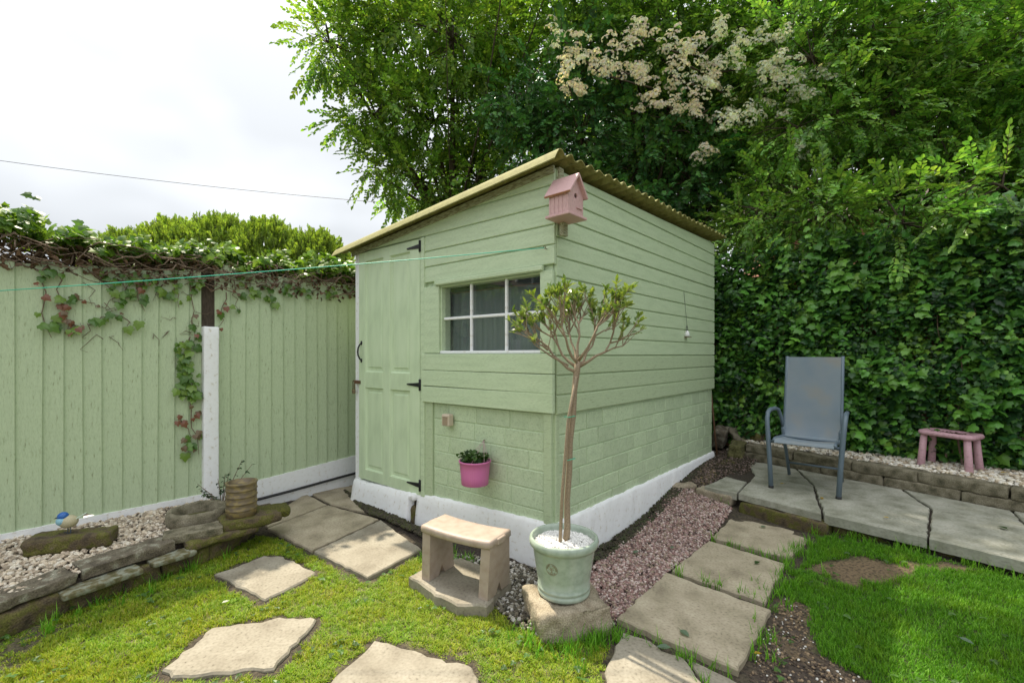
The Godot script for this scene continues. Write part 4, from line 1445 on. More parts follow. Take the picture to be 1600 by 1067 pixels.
# fills lobes with clumps of sprays. lobes: [x, y, depth, radius, squash]; returns branch tips
func crown(parent: Node3D, called: String, meshes: Array, m: Material, lobes: Array, clumps_per_m2: float, sprays: int, key: int, droop := 0.25, tint_lo := 0.7, tint_hi := 1.25, size := 1.0, clump_r := 0.3) -> Array:
	var r := RandomNumberGenerator.new()
	r.seed = key
	var places: Array = []
	var tints: Array = []
	for i in meshes.size():
		places.append([])
		tints.append([])
	var tips: Array = []
	for lobe: Array in lobes:
		var c := at(lobe[0], lobe[1], lobe[2])
		var rad: float = lobe[3]
		var sq: float = lobe[4] if lobe.size() > 4 else 0.85
		var n := int(clumps_per_m2 * 12.6 * rad * rad)
		for i in n:
			var d := rand_dir(r)
			var f := pow(r.randf(), 0.4)
			var p := c + Vector3(d.x, d.y * sq, d.z) * rad * f
			if noise.get_noise_3dv(p * 1.3 + Vector3(key, 0, 0)) < -0.28:
				continue
			tips.append([c, p])
			var ct := r.randf_range(tint_lo, tint_hi)
			var hue := r.randf_range(-0.12, 0.12)
			var cr := clump_r * r.randf_range(0.6, 1.35)
			for k in sprays:
				var e := rand_dir(r)
				var q := p + Vector3(e.x, e.y * 0.7, e.z) * cr * pow(r.randf(), 0.5)
				var dir := (e * 0.9 + d * 0.8 + Vector3(0, -droop, 0)).normalized()
				var b := aim(dir, Vector3(r.randf_range(-0.5, 0.5), 1, r.randf_range(-0.5, 0.5)))
				b = b.scaled(Vector3.ONE * r.randf_range(0.75, 1.2) * size)
				var which := r.randi() % meshes.size()
				places[which].append(Transform3D(b, q))
				var t := ct * r.randf_range(0.85, 1.15)
				tints[which].append(Color(t * (1.0 + hue), t, t * (1.0 - hue * 0.5)))
	for i in meshes.size():
		scatter(parent, called, meshes[i], m, places[i], tints[i])
	return tips


func limbs(parent: Node3D, root: Vector3, fork: Vector3, lobes: Array, tips: Array, thick: float, m: Material, every := 3) -> void:
	var r := RandomNumberGenerator.new()
	r.seed = int(thick * 1000) + tips.size()
	part(parent, "trunk", tube([root, root.lerp(fork, 0.35) + Vector3(0.06, 0, 0.03), root.lerp(fork, 0.7) + Vector3(-0.05, 0, 0.02), fork], [thick * 1.15, thick, thick * 0.9, thick * 0.8], 10), m)
	for lobe: Array in lobes:
		var c := at(lobe[0], lobe[1], lobe[2])
		var lf := clampf(lobe[3] / 1.0, 0.25, 1.0) * (0.5 if lobe[1] > 6.5 else 1.0)
		var mid := fork.lerp(c, 0.5) + Vector3(r.randf_range(-0.15, 0.15), r.randf_range(0.0, 0.25), r.randf_range(-0.15, 0.15))
		part(parent, "limb", tube([fork, fork.lerp(mid, 0.5) + Vector3(0, 0.04, 0), mid, mid.lerp(c, 0.55), c], [thick * 0.55 * lf, thick * 0.45 * lf, thick * 0.36 * lf, thick * 0.27 * lf, thick * 0.14 * lf], 7), m)
	var s := st_new(true)
	for i in range(0, tips.size(), every):
		var a: Vector3 = tips[i][0]
		var b: Vector3 = tips[i][1]
		var mid := a.lerp(b, 0.5) + Vector3(r.randf_range(-0.1, 0.1), r.randf_range(-0.02, 0.12), r.randf_range(-0.1, 0.1))
		add_tube(s, [a, mid, b], [thick * 0.13, thick * 0.08, 0.004], 4, false)
	part(parent, "branches", done(s), m, Transform3D(), "", "stuff")


func spread_lobes(list: Array, d: float) -> Array:
	# rows of [across, up, radius, further back] given for a crown 100 m away, brought to its real distance and size
	var out: Array = []
	for a: Array in list:
		var dd: float = d + (a[3] if a.size() > 3 else 0.0)
		out.append([a[0] * dd / 100.0, 1.25 + a[1] * dd / 100.0, dd, a[2] * dd / 100.0])
	return out


func build_trees() -> void:
	# loose-leaved tree behind the shed, the sky showing through
	var fresh := [Color(0.200, 0.375, 0.054), Color(0.261, 0.455, 0.063), Color(0.147, 0.286, 0.041), Color(0.324, 0.480, 0.083)]
	var a: Array = []
	for k in 3:
		a.append(spray(k + 1, 0.34, 11, 0.078, 0.050, fresh))
	var t := thing("hornbeam_tree", "loose light green tree behind the shed with sky between its leaves", "tree")
	var lobes := spread_lobes([[-40, 68, 9], [-27, 71, 13, 0.4], [-13, 69, 14, -0.3], [-30, 53, 9], [-17, 51, 13, 0.3], [-3, 54, 14, 0.5], [-30, 40, 7, 0.3], [-20, 38, 10, 0.4], [-7, 38, 12, 0.6], [2, 66, 13, 0.8], [-30, 81, 8], [-14, 81, 12, 0.3], [5, 79, 12, 0.8]], 7.6)
	# boughs that reach over the shed, above the frame, and dapple the lawn
	lobes.append_array([[0.05, 6.9, 5.65, 0.55], [0.75, 7.1, 6.4, 0.62], [-0.75, 6.9, 4.9, 0.3]])
	var tips := crown(t, "crown", a, M.leaf, lobes, 5.2, 8, 101, 0.35, 0.65, 1.3, 1.0, 0.30)
	limbs(t, at(-0.9, -0.1, 8.4), at(-1.1, 3.2, 8.3), lobes, tips, 0.13, M.bark, 2)
	# hawthorn in faded blossom
	var haw := [Color(0.133, 0.277, 0.047), Color(0.189, 0.363, 0.059), Color(0.255, 0.434, 0.073), Color(0.100, 0.217, 0.040)]
	a = []
	for k in 3:
		a.append(spray(k + 11, 0.28, 13, 0.052, 0.043, haw))
	t = thing("hawthorn_tree", "dark hawthorn tree hung with faded pink and cream blossom above the roof", "tree")
	lobes = spread_lobes([[21, 69, 14], [35, 65, 16], [46, 69, 15], [54, 56, 13], [42, 79, 12], [22, 80, 12], [28, 52, 11], [43, 50, 11], [58, 76, 14], [33, 42, 9, 0.3], [48, 40, 9, 0.4], [58, 38, 9, 0.3]], 6.7)
	tips = crown(t, "crown", a, M.leaf, lobes, 5.5, 8, 102, 0.3, 0.6, 1.25, 1.05, 0.28)
	limbs(t, at(2.5, -0.1, 7.3), at(2.6, 2.4, 7.2), lobes, tips, 0.12, M.bark, 2)
	var flowers: Array = []
	for k in 2:
		flowers.append(blossom(k + 1))
	# arching flowered boughs: [x, up] in hundredths of the distance
	var boughs := [[[10, 72], [15, 67], [20, 63], [27, 61], [31, 60]], [[12, 64], [13, 59], [14, 57]], [[17, 66], [23, 64], [29, 62]], [[31, 71], [36, 68], [42, 67], [47, 72]], [[33, 64], [38, 61], [45, 60], [48, 58]], [[48, 66], [52, 63], [57, 62], [62, 60]], [[49, 70], [53, 69]], [[46, 50], [50, 52], [54, 53]], [[28, 55], [33, 57], [36, 55]], [[57, 56], [60, 52]], [[40, 45], [43, 43]], [[45, 56], [40, 53]], [[22, 68], [28, 70], [33, 74]], [[57, 63], [62, 58], [66, 57]], [[66, 62], [70, 60]], [[37, 66], [43, 63], [50, 64]], [[60, 66], [64, 60], [66, 55]], [[55, 70], [60, 71]], [[62, 48], [64, 44]]]
	var pl := [[], []]
	var ti := [[], []]
	for bough: Array in boughs:
		for i in bough.size() - 1:
			for k in 6:
				# one flowering spur: a handful of heads close together
				var f := rng.randf()
				var x: float = lerpf(bough[i][0], bough[i + 1][0], f) + rng.randfn() * 1.5
				var y: float = lerpf(bough[i][1], bough[i + 1][1], f) + rng.randfn() * 1.1
				var dd := 5.4 + rnd(-0.35, 0.4)
				var spur := at(x * dd / 100.0, 1.25 + y * dd / 100.0, dd)
				var pale := 1.0 if x < 45.0 and rng.randf() < 0.7 else 1.1
				for h in 2 + rng.randi() % 4:
					var p := spur + rand_dir(rng) * rnd(0.02, 0.09)
					var b := aim(Vector3(rnd(-0.6, 0.6), rnd(0.2, 1.0), rnd(0.1, 1.0)), Vector3(rnd(-1, 1), 1, 0)).scaled(Vector3.ONE * rnd(0.7, 1.2))
					var w := rng.randi() % 2
					pl[w].append(Transform3D(b, p))
					var tt := rnd(0.85, 1.08)
					ti[w].append(Color(tt, tt * pale, tt * pale))
	for w in 2:
		scatter(t, "blossom", flowers[w], M.blossom, pl[w], ti[w])
	var wood := st_new(true)
	for bough: Array in boughs:
		var line: Array = []
		for q: Array in bough:
			line.append(at(q[0] * 0.0585, 1.25 + q[1] * 0.0585 - 0.05, 5.9))
		add_tube(wood, line, [0.012], 5, false)
	part(t, "branches", done(wood), M.bark, Transform3D(), "", "stuff")
	# ivy-clad tree right behind the roof
	var ivy := [Color(0.075, 0.213, 0.058), Color(0.111, 0.291, 0.069), Color(0.144, 0.337, 0.079), Color(0.060, 0.168, 0.058)]
	a = []
	for k in 3:
		a.append(spray(k + 21, 0.30, 9, 0.065, 0.06, ivy, "ivy"))
	t = thing("ivy_clad_tree", "dark ivy-clad tree standing close behind the shed roof", "tree")
	lobes = spread_lobes([[5, 44, 11], [15, 48, 12], [27, 40, 11], [38, 38, 10], [35, 49, 12], [14, 60, 12], [20, 32, 9], [32, 30, 9], [3, 57, 10], [43, 30, 8], [8, 34, 9]], 6.4)
	tips = crown(t, "crown", a, M.ivy_leaf, lobes, 6.0, 6, 103, 0.6, 0.6, 1.3, 1.0, 0.26)
	limbs(t, at(1.4, -0.1, 6.9), at(1.5, 2.2, 6.9), lobes, tips, 0.11, M.bark, 3)
	# privet reaching over the ivy wall
	var priv := [Color(0.195, 0.412, 0.067), Color(0.265, 0.499, 0.081), Color(0.149, 0.325, 0.060), Color(0.344, 0.562, 0.110)]
	a = []
	for k in 3:
		a.append(spray(k + 31, 0.30, 13, 0.066, 0.040, priv))
	t = thing("privet_tree", "tall glossy privet that overhangs the ivy wall on the right", "tree")
	lobes = spread_lobes([[66, 65, 15], [82, 69, 17], [96, 63, 18], [111, 61, 19], [75, 51, 12], [90, 50, 14], [104, 46, 12], [63, 50, 10], [78, 79, 13], [97, 79, 13], [124, 66, 20], [120, 43, 18], [62, 36, 9], [54, 32, 8], [73, 38, 7, 0.3], [88, 36, 6, 0.2], [100, 34, 6], [113, 34, 7], [80, 31, 5], [66, 30, 6, 0.2], [94, 29, 6, -0.2], [107, 28, 7, -0.2], [120, 30, 9], [56, 26, 5, 0.3], [72, 27, 5, 0.1], [85, 26, 5, -0.1], [114, 76, 14]], 5.4)
	for i in 9:
		var w := wall_at(0.16 + i * 0.075)
		lobes.append([w.x - 0.12, 2.62 + 0.12 * sin(i * 2.3), w.y - 0.12, 0.40])
	tips = crown(t, "crown", a, M.glossy_leaf, lobes, 6.0, 8, 104, 0.3, 0.65, 1.35, 1.0, 0.26)
	limbs(t, at(4.9, 0.0, 5.9), at(4.9, 2.3, 5.85), lobes, tips, 0.085, M.bark, 2)
	for p: Array in [[[4.4, 1.9, 5.7], [4.6, 2.8, 5.6], [5.0, 3.6, 5.5]], [[4.0, 2.0, 5.9], [4.9, 2.75, 5.6], [5.9, 3.2, 5.4]], [[5.2, 2.0, 5.5], [5.25, 2.8, 5.45], [5.3, 3.7, 5.4]], [[3.6, 2.2, 5.8], [4.4, 2.5, 5.7], [5.4, 2.6, 5.5], [6.2, 3.0, 5.3]]]:
		var line: Array = []
		for q: Array in p:
			line.append(at(q[0], q[1], q[2]))
		part(t, "limb", tube(line, [0.045, 0.04, 0.028, 0.02].slice(0, line.size()), 8), M.bark)
	# more privet out of the frame on the right, which shades the patio
	var more := [["second tall privet beyond the right edge of the photo", [[6.3, 3.2, 3.4, 1.1], [7.0, 4.4, 2.8, 1.3], [7.4, 3.0, 1.8, 1.2], [7.6, 5.4, 1.6, 1.3]], [7.4, 2.4]]]
	for q: Array in more:
		t = thing("privet_tree", q[0], "tree")
		tips = crown(t, "crown", a, M.glossy_leaf, q[1], 4.0, 6, 130 + int(q[2][0]), 0.3, 0.65, 1.3, 1.25, 0.32)
		limbs(t, at(q[2][0], -0.1, q[2][1]), at(q[2][0], 2.4, q[2][1]), q[1], tips, 0.09, M.bark, 4)
	# trees further back close the view
	var back := [Color(0.144, 0.281, 0.054), Color(0.185, 0.348, 0.061), Color(0.104, 0.213, 0.043)]
	a = []
	for k in 2:
		a.append(spray(k + 41, 0.5, 11, 0.10, 0.07, back))
	var rows := [
		["shaded broad tree in the back row above the hawthorn", [[20, 50, 14], [34, 46, 15], [28, 62, 13], [43, 62, 13], [20, 36, 10], [36, 33, 9]], 10.0, 3.2],
		["shaded broad tree in the back row between hawthorn and privet", [[55, 50, 15], [66, 48, 14], [58, 62, 13], [74, 60, 13], [50, 34, 9], [64, 34, 8]], 10.4, 6.4],
		["shaded broad tree in the back row behind the privet", [[90, 56, 15], [106, 55, 16], [122, 50, 16], [98, 64, 13], [128, 34, 12]], 10.2, 10.6],
	]
	var n := 0
	for row: Array in rows:
		t = thing("background_tree", row[0], "tree", Vector3.ZERO, 0.0, "trees beyond the garden")
		lobes = spread_lobes(row[1], row[2])
		tips = crown(t, "crown", a, M.leaf, lobes, 2.2, 7, 110 + n, 0.3, 0.6, 1.2, 1.1, 0.5)
		limbs(t, at(row[3], -0.1, row[2] + 0.4), at(row[3], 3.4, row[2] + 0.3), lobes, tips, 0.16, M.bark, 4)
		n += 1


# point on the ivy wall: u along it, from behind the shed to the right, v up
func wall_at(u: float) -> Vector2:
	return Vector2(1.95, 6.35).lerp(Vector2(8.1, 0.274), u)


func build_ivy_wall() -> void:
	var o := thing("ivy_hedge", "thick wall of glossy dark ivy behind the grey chair and pink stool", "ivy")
	var back := thing("boundary_wall", "old brick boundary wall buried under the ivy", "wall", at(5.1, 0.0, 3.38), -0.779)
	part(back, "brickwork", box(9.2, 2.1, 0.22, 0.01), M.red_brick, shift(0.0, 1.05, 0.0))
	part(back, "coping", box(9.2, 0.06, 0.28, 0.01), pick(M.wall_stone), shift(0.0, 2.13, 0.0))
	var tones := [Color(0.050, 0.159, 0.031), Color(0.072, 0.212, 0.038), Color(0.099, 0.272, 0.044), Color(0.034, 0.106, 0.034), Color(0.144, 0.325, 0.047)]
	var meshes: Array = []
	for k in 4:
		var s := st_new(false)
		var r := RandomNumberGenerator.new()
		r.seed = 900 + k
		for i in 3:
			var b := aim(Vector3(r.randf_range(-0.8, 0.8), r.randf_range(-1.0, -0.1), r.randf_range(0.2, 0.7)), Vector3(r.randf_range(-0.4, 0.4), 0.5, 1.0))
			add_ivy_leaf(s, Transform3D(b, rand_dir(r) * 0.05), r.randf_range(0.036, 0.062), shade(tones[r.randi() % tones.size()], r.randf_range(0.8, 1.2)))
		meshes.append(done(s))
	var places := [[], [], [], []]
	var tints := [[], [], [], []]
	var dir := (wall_at(1.0) - wall_at(0.0)).normalized()
	var out := Vector2(dir.y, -dir.x)
	if out.y > 0.0:
		out = -out
	var turn := Basis(Vector3(dir.x, 0, -dir.y), Vector3.UP, Vector3(out.x, 0, -out.y))
	var big: Array = []
	for i in 36000:
		var u := rng.randf()
		var y := rnd(0.26, 2.85)
		var bulge := 0.16 * noise.get_noise_2d(u * 20.0, y * 2.2) + 0.09 * noise.get_noise_2d(u * 66.0, y * 7.0)
		var top := 2.42 + 0.22 * noise.get_noise_1d(u * 26.0)
		if y > top:
			continue
		var shelf := 0.14 * smoothstep(0.3, 1.2, y)
		var depth := pow(rng.randf(), 0.6)
		var p := wall_at(u) + out * (0.12 + (0.16 + bulge + shelf) * depth)
		var w := rng.randi() % 4
		var b := turn * Basis.from_euler(Vector3(rnd(-0.5, 0.4), rnd(-0.7, 0.7), rnd(-0.8, 0.8)))
		var sz := rnd(0.5, 1.45) * (1.0 + 0.5 * noise.get_noise_2d(u * 13.0, y * 1.5))
		var patch := noise.get_noise_2d(u * 26.0 + 30.0, y * 3.0)
		var t := rnd(0.65, 1.3) * (1.0 + 0.7 * patch)
		var c := Color(t * (1.0 + maxf(0.0, patch) * 0.8), t, t * 0.9)
		if depth > 0.86 and u > 0.28 and u < 0.68 and big.size() < 290 and rng.randf() < 0.30:
			big.append([Transform3D(b.scaled(Vector3.ONE * rnd(0.8, 1.35)), at(p.x, y, p.y) + turn.z * 0.02), t])
		else:
			places[w].append(Transform3D(b.scaled(Vector3.ONE * sz), at(p.x, y, p.y)))
			tints[w].append(c)
	for w in 4:
		scatter(o, "foliage", meshes[w], M.ivy_leaf, places[w], tints[w])
	var leaves: Array = []
	for k in 6:
		var s := st_new(false)
		add_ivy_leaf(s, Transform3D(aim(Vector3(0.2 * (k % 3 - 1), -0.8, 0.45), Vector3(0.1 * k - 0.2, 0.4, 1.0)), Vector3.ZERO), 0.085, shade(tones[[1, 2, 4, 2, 1, 4][k]], 1.0))
		leaves.append(done(s))
	var k := 0
	for q: Array in big:
		part(o, "leaf", leaves[k % 6], M.ivy_leaf, q[0])
		k += 1
	# bare stems low down and in the gaps
	var s := st_new(true)
	for i in 60:
		var u := rng.randf()
		var p := wall_at(u) + out * rnd(0.16, 0.3)
		var line: Array = []
		var y := 0.25
		for j in 6:
			line.append(at(p.x + rnd(-0.08, 0.08), y, p.y + rnd(-0.08, 0.08)))
			y += rnd(0.15, 0.4)
		add_tube(s, line, [0.009, 0.008, 0.007, 0.006, 0.005, 0.004], 5, false)
	part(o, "stems", done(s), M.dead_stem, Transform3D(), "", "stuff")


func build_fence_ivy() -> void:
	var o := thing("fence_ivy", "ivy with a mat of bare brown stems sprawling over the fence top", "ivy", fence_xf.origin, 0.8505)
	# mat of old stems
	var s := st_new(true)
	for i in 980:
		var x := rnd(-4.3, 3.7)
		var z := rnd(-0.18, 0.12)
		var top := stem_top(x)
		var y := rnd(top - 0.20, top)
		var line: Array = []
		var dx := rnd(-1, 1)
		for j in 7:
			line.append(Vector3(x, y, z))
			x += dx * rnd(0.03, 0.11)
			y = clampf(y + rnd(-0.045, 0.045), top - 0.24, top + 0.02)
			z = clampf(z + rnd(-0.05, 0.05), -0.25, 0.13)
		var r := rnd(0.0022, 0.0068)
		add_tube(s, line, [r, r, r, r, r * 0.8, r * 0.7, r * 0.5], 4, false)
	part(o, "stems", done(s), M.dead_stem, Transform3D(), "", "stuff")
	# dead leaf litter packed among the stems
	var litter := st_new(false)
	var rr := RandomNumberGenerator.new()
	rr.seed = 77
	add_leaf(litter, Transform3D(), 0.045, 0.035, Color(0.15, 0.095, 0.06), 0.6, 0.3)
	var lm := done(litter)
	var lp: Array = []
	var lt: Array = []
	for i in 5200:
		var x := rnd(-4.3, 3.7)
		var top := stem_top(x)
		lp.append(Transform3D(Basis.from_euler(Vector3(rnd(0, TAU), rnd(0, TAU), rnd(0, TAU))).scaled(Vector3.ONE * rnd(0.6, 1.2)), Vector3(x, rnd(top - 0.22, top - 0.02), rnd(-0.22, 0.07))))
		var t := rnd(0.4, 1.5)
		lt.append(Color(t, t, t))
	scatter(o, "litter", lm, M.petal, lp, lt)
	# living leaves on top
	var tones := [Color(0.150, 0.288, 0.037), Color(0.203, 0.355, 0.046), Color(0.102, 0.214, 0.032), Color(0.251, 0.388, 0.053)]
	var meshes: Array = []
	for k in 4:
		var m := st_new(false)
		var r := RandomNumberGenerator.new()
		r.seed = 600 + k
		for i in 2:
			var b := aim(Vector3(r.randf_range(-1, 1), r.randf_range(-0.5, 0.5), r.randf_range(-0.2, 1)), Vector3(r.randf_range(-0.6, 0.6), 1, 0.5))
			add_ivy_leaf(m, Transform3D(b, rand_dir(r) * 0.03), r.randf_range(0.05, 0.08), shade(tones[r.randi() % 4], r.randf_range(0.8, 1.15)))
		meshes.append(done(m))
	var places := [[], [], [], []]
	var tints := [[], [], [], []]
	for i in 5400:
		var x := rnd(-4.3, 3.7)
		var cover := noise.get_noise_1d(x * 3.0)
		var top := stem_top(x)
		var z := rnd(-0.30, 0.12)
		var y := top + rnd(-0.05, 0.05) + (0.16 * smoothstep(-0.35, 0.4, cover + 0.1) * rng.randf())
		if x > -0.4 and x < 0.4:
			y += 0.03
		if z > 0.02 and rng.randf() < 0.55:
			continue
		var w := rng.randi() % 4
		var b := Basis.from_euler(Vector3(rnd(-0.5, 0.9), rnd(-1.5, 1.5), rnd(-0.6, 0.6))).scaled(Vector3.ONE * rnd(0.6, 1.15))
		places[w].append(Transform3D(b, Vector3(x, y, z)))
		var t := rnd(0.65, 1.2)
		tints[w].append(Color(t, t, t))
	for w in 4:
		scatter(o, "foliage", meshes[w], M.leaf, places[w], tints[w])
	# trailing shoots on the boards: each a wandering stem with single leaves
	var leaf_mesh: Array = []
	var green := [Color(0.075, 0.163, 0.030), Color(0.112, 0.219, 0.035), Color(0.163, 0.269, 0.041), Color(0.213, 0.088, 0.050), Color(0.163, 0.112, 0.056)]
	for c: Color in green:
		var m := st_new(false)
		add_ivy_leaf(m, Transform3D(aim(Vector3(0, -0.9, 0.35), Vector3(0, 0.3, 1)), Vector3.ZERO), 0.062, c)
		leaf_mesh.append(done(m))
	var trails := [
		[0.18, 1.80, 0.20, 1.36, 16, 0.3], [0.24, 1.80, 0.30, 1.38, 14, 0.5], [0.30, 1.62, 0.46, 1.58, 8, 0.6], [0.28, 1.40, 0.36, 1.46, 8, 0.3], [0.40, 1.44, 0.52, 1.56, 9, 0.2],
		[0.40, 1.82, 0.60, 1.62, 14, 0.0], [0.50, 1.84, 0.66, 1.66, 14, 0.0], [0.62, 1.84, 0.70, 1.55, 12, 0.1], [0.72, 1.86, 0.80, 1.66, 14, 0.0], [0.84, 1.88, 0.90, 1.62, 14, 0.0], [0.58, 1.52, 0.62, 1.46, 5, 0.0],
		[0.99, 1.90, 1.00, 1.30, 20, 0.3], [0.92, 1.36, 1.00, 0.86, 42, 0.0], [0.97, 1.40, 0.92, 0.92, 36, 0.0], [0.96, 0.90, 1.02, 0.48, 16, 0.75], [0.90, 0.78, 1.0, 0.62, 8, 0.8], [0.98, 0.62, 0.96, 0.50, 10, 0.35],
		[1.21, 1.74, 1.16, 1.44, 8, 0.4], [1.26, 1.88, 1.30, 1.62, 9, 0.4], [1.36, 1.90, 1.42, 1.76, 9, 0.0], [1.50, 1.90, 1.58, 1.70, 12, 0.0], [1.66, 1.90, 1.72, 1.76, 11, 0.0], [1.80, 1.90, 1.84, 1.78, 8, 0.0], [2.05, 1.92, 2.12, 1.84, 8, 0.0], [2.3, 1.95, 2.4, 1.86, 8, 0.0],
	]
	var stems := st_new(true)
	for a: Array in trails:
		var p0 := Vector3(a[0], a[1], 0.03)
		var p1 := Vector3(a[2], a[3], 0.03)
		var line: Array = []
		for j in 7:
			var f := j / 6.0
			line.append(p0.lerp(p1, f) + Vector3(rnd(-0.02, 0.02), rnd(-0.015, 0.015), rnd(-0.004, 0.01)))
		add_tube(stems, line, [0.0045, 0.004, 0.0035, 0.003, 0.003, 0.002, 0.0015], 5, false)
		for j in int(a[4] * 0.72):
			var f := rng.randf()
			var p: Vector3 = p0.lerp(p1, f) + Vector3(rnd(-0.05, 0.05), rnd(-0.03, 0.03), rnd(0.0, 0.035))
			var kind := 3 + rng.randi() % 2 if rng.randf() < a[5] else rng.randi() % 3
			var b := Basis.from_euler(Vector3(rnd(-0.4, 0.3), rnd(-0.5, 0.5), rnd(-0.9, 0.9))).scaled(Vector3.ONE * rnd(0.55, 1.2) * (0.7 if kind > 2 else 1.0))
			part(o, "leaf", leaf_mesh[kind], M.ivy_leaf, Transform3D(b, p))
	for i in 26:
		var x := rnd(0.15, 1.05)
		var line: Array = []
		var y := rnd(1.35, 1.85)
		for j in 5:
			line.append(Vector3(x, y, rnd(0.02, 0.032)))
			x += rnd(-0.05, 0.06)
			y += rnd(-0.06, 0.03)
		add_tube(stems, line, [0.0025, 0.002, 0.002, 0.0015, 0.001], 4, false)
	part(o, "shoots", done(stems), M.dead_stem, Transform3D(), "", "stuff")


func stem_top(x: float) -> float:
	return 1.985 + 0.03 * smoothstep(0.0, 2.5, x) + 0.05 * smoothstep(0.3, -0.6, x) + 0.03 * noise.get_noise_1d(x * 4.0)


func build_yew_hedge() -> void:
	var tones := [Color(0.310, 0.450, 0.066), Color(0.249, 0.380, 0.055), Color(0.378, 0.500, 0.088), Color(0.155, 0.270, 0.044)]
	var meshes: Array = []
	for k in 3:
		meshes.append(spray(k + 51, 0.15, 26, 0.036, 0.016, tones, "oval", 0.9))
	var names := ["first bush of the golden hedge beyond the fence", "second bush of the golden hedge beyond the fence", "tallest middle bush of the golden hedge beyond the fence", "fourth bush of the golden hedge beyond the fence", "last bush of the golden hedge, next to the shed roof"]
	var spots := [[-6.1, 2.50, 0.56], [-5.35, 2.60, 0.62], [-4.60, 2.64, 0.64], [-3.85, 2.60, 0.62], [-3.10, 2.50, 0.56]]
	for i in 5:
		var o := thing("golden_yew", names[i], "hedge", at(spots[i][0], -0.1, 7.2), 0.0, "golden hedge beyond the fence")
		var places := [[], [], []]
		var tints := [[], [], []]
		var r: float = spots[i][2]
		for j in 3000:
			var d := rand_dir(rng)
			var f := pow(rng.randf(), 0.25)
			var p := Vector3(d.x * r, spots[i][1] + d.y * (r * 1.2), d.z * r) * Vector3(f, 1, f)
			p.y += 0.1 * noise.get_noise_2d(p.x * 6.0 + i * 9.0, p.z * 6.0)
			var dir := (d * 0.5 + Vector3(0, 1.0, 0) + rand_dir(rng) * 0.35).normalized()
			var w := rng.randi() % 3
			places[w].append(Transform3D(aim(dir, rand_dir(rng)).scaled(Vector3.ONE * rnd(0.6, 1.15)), p))
			var t := rnd(0.65, 1.2)
			tints[w].append(Color(t, t, t))
		for w in 3:
			scatter(o, "foliage", meshes[w], M.leaf, places[w], tints[w])
		part(o, "trunk", tube([Vector3.ZERO, Vector3(0.03, 1.2, 0), Vector3(0, 2.6, 0)], [0.06, 0.05, 0.02], 8), M.bark)


func tuft(key: int, blades: int, h: float, w: float, tones: Array, lean := 0.5) -> ArrayMesh:
	var r := RandomNumberGenerator.new()
	r.seed = key
	var s := st_new(false)
	for i in blades:
		var a := r.randf() * TAU
		var base := Vector3(r.randf_range(-0.016, 0.016), 0, r.randf_range(-0.016, 0.016))
		var out := Vector3(cos(a), 0, sin(a))
		var sd := Vector3(-sin(a), 0, cos(a)) * w * 0.5
		var hh := h * r.randf_range(0.55, 1.2)
		var ln := lean * r.randf_range(0.3, 1.3)
		var m := base + Vector3(0, hh * 0.6, 0) + out * hh * ln * 0.35
		var t := base + Vector3(0, hh, 0) + out * hh * ln
		var c: Color = shade(tones[r.randi() % tones.size()], r.randf_range(0.8, 1.2))
		s.set_color(c)
		tri(s, base - sd, base + sd, m + sd * 0.8)
		tri(s, base - sd, m + sd * 0.8, m - sd * 0.8)
		tri(s, m - sd * 0.8, m + sd * 0.8, t)
	return done(s)


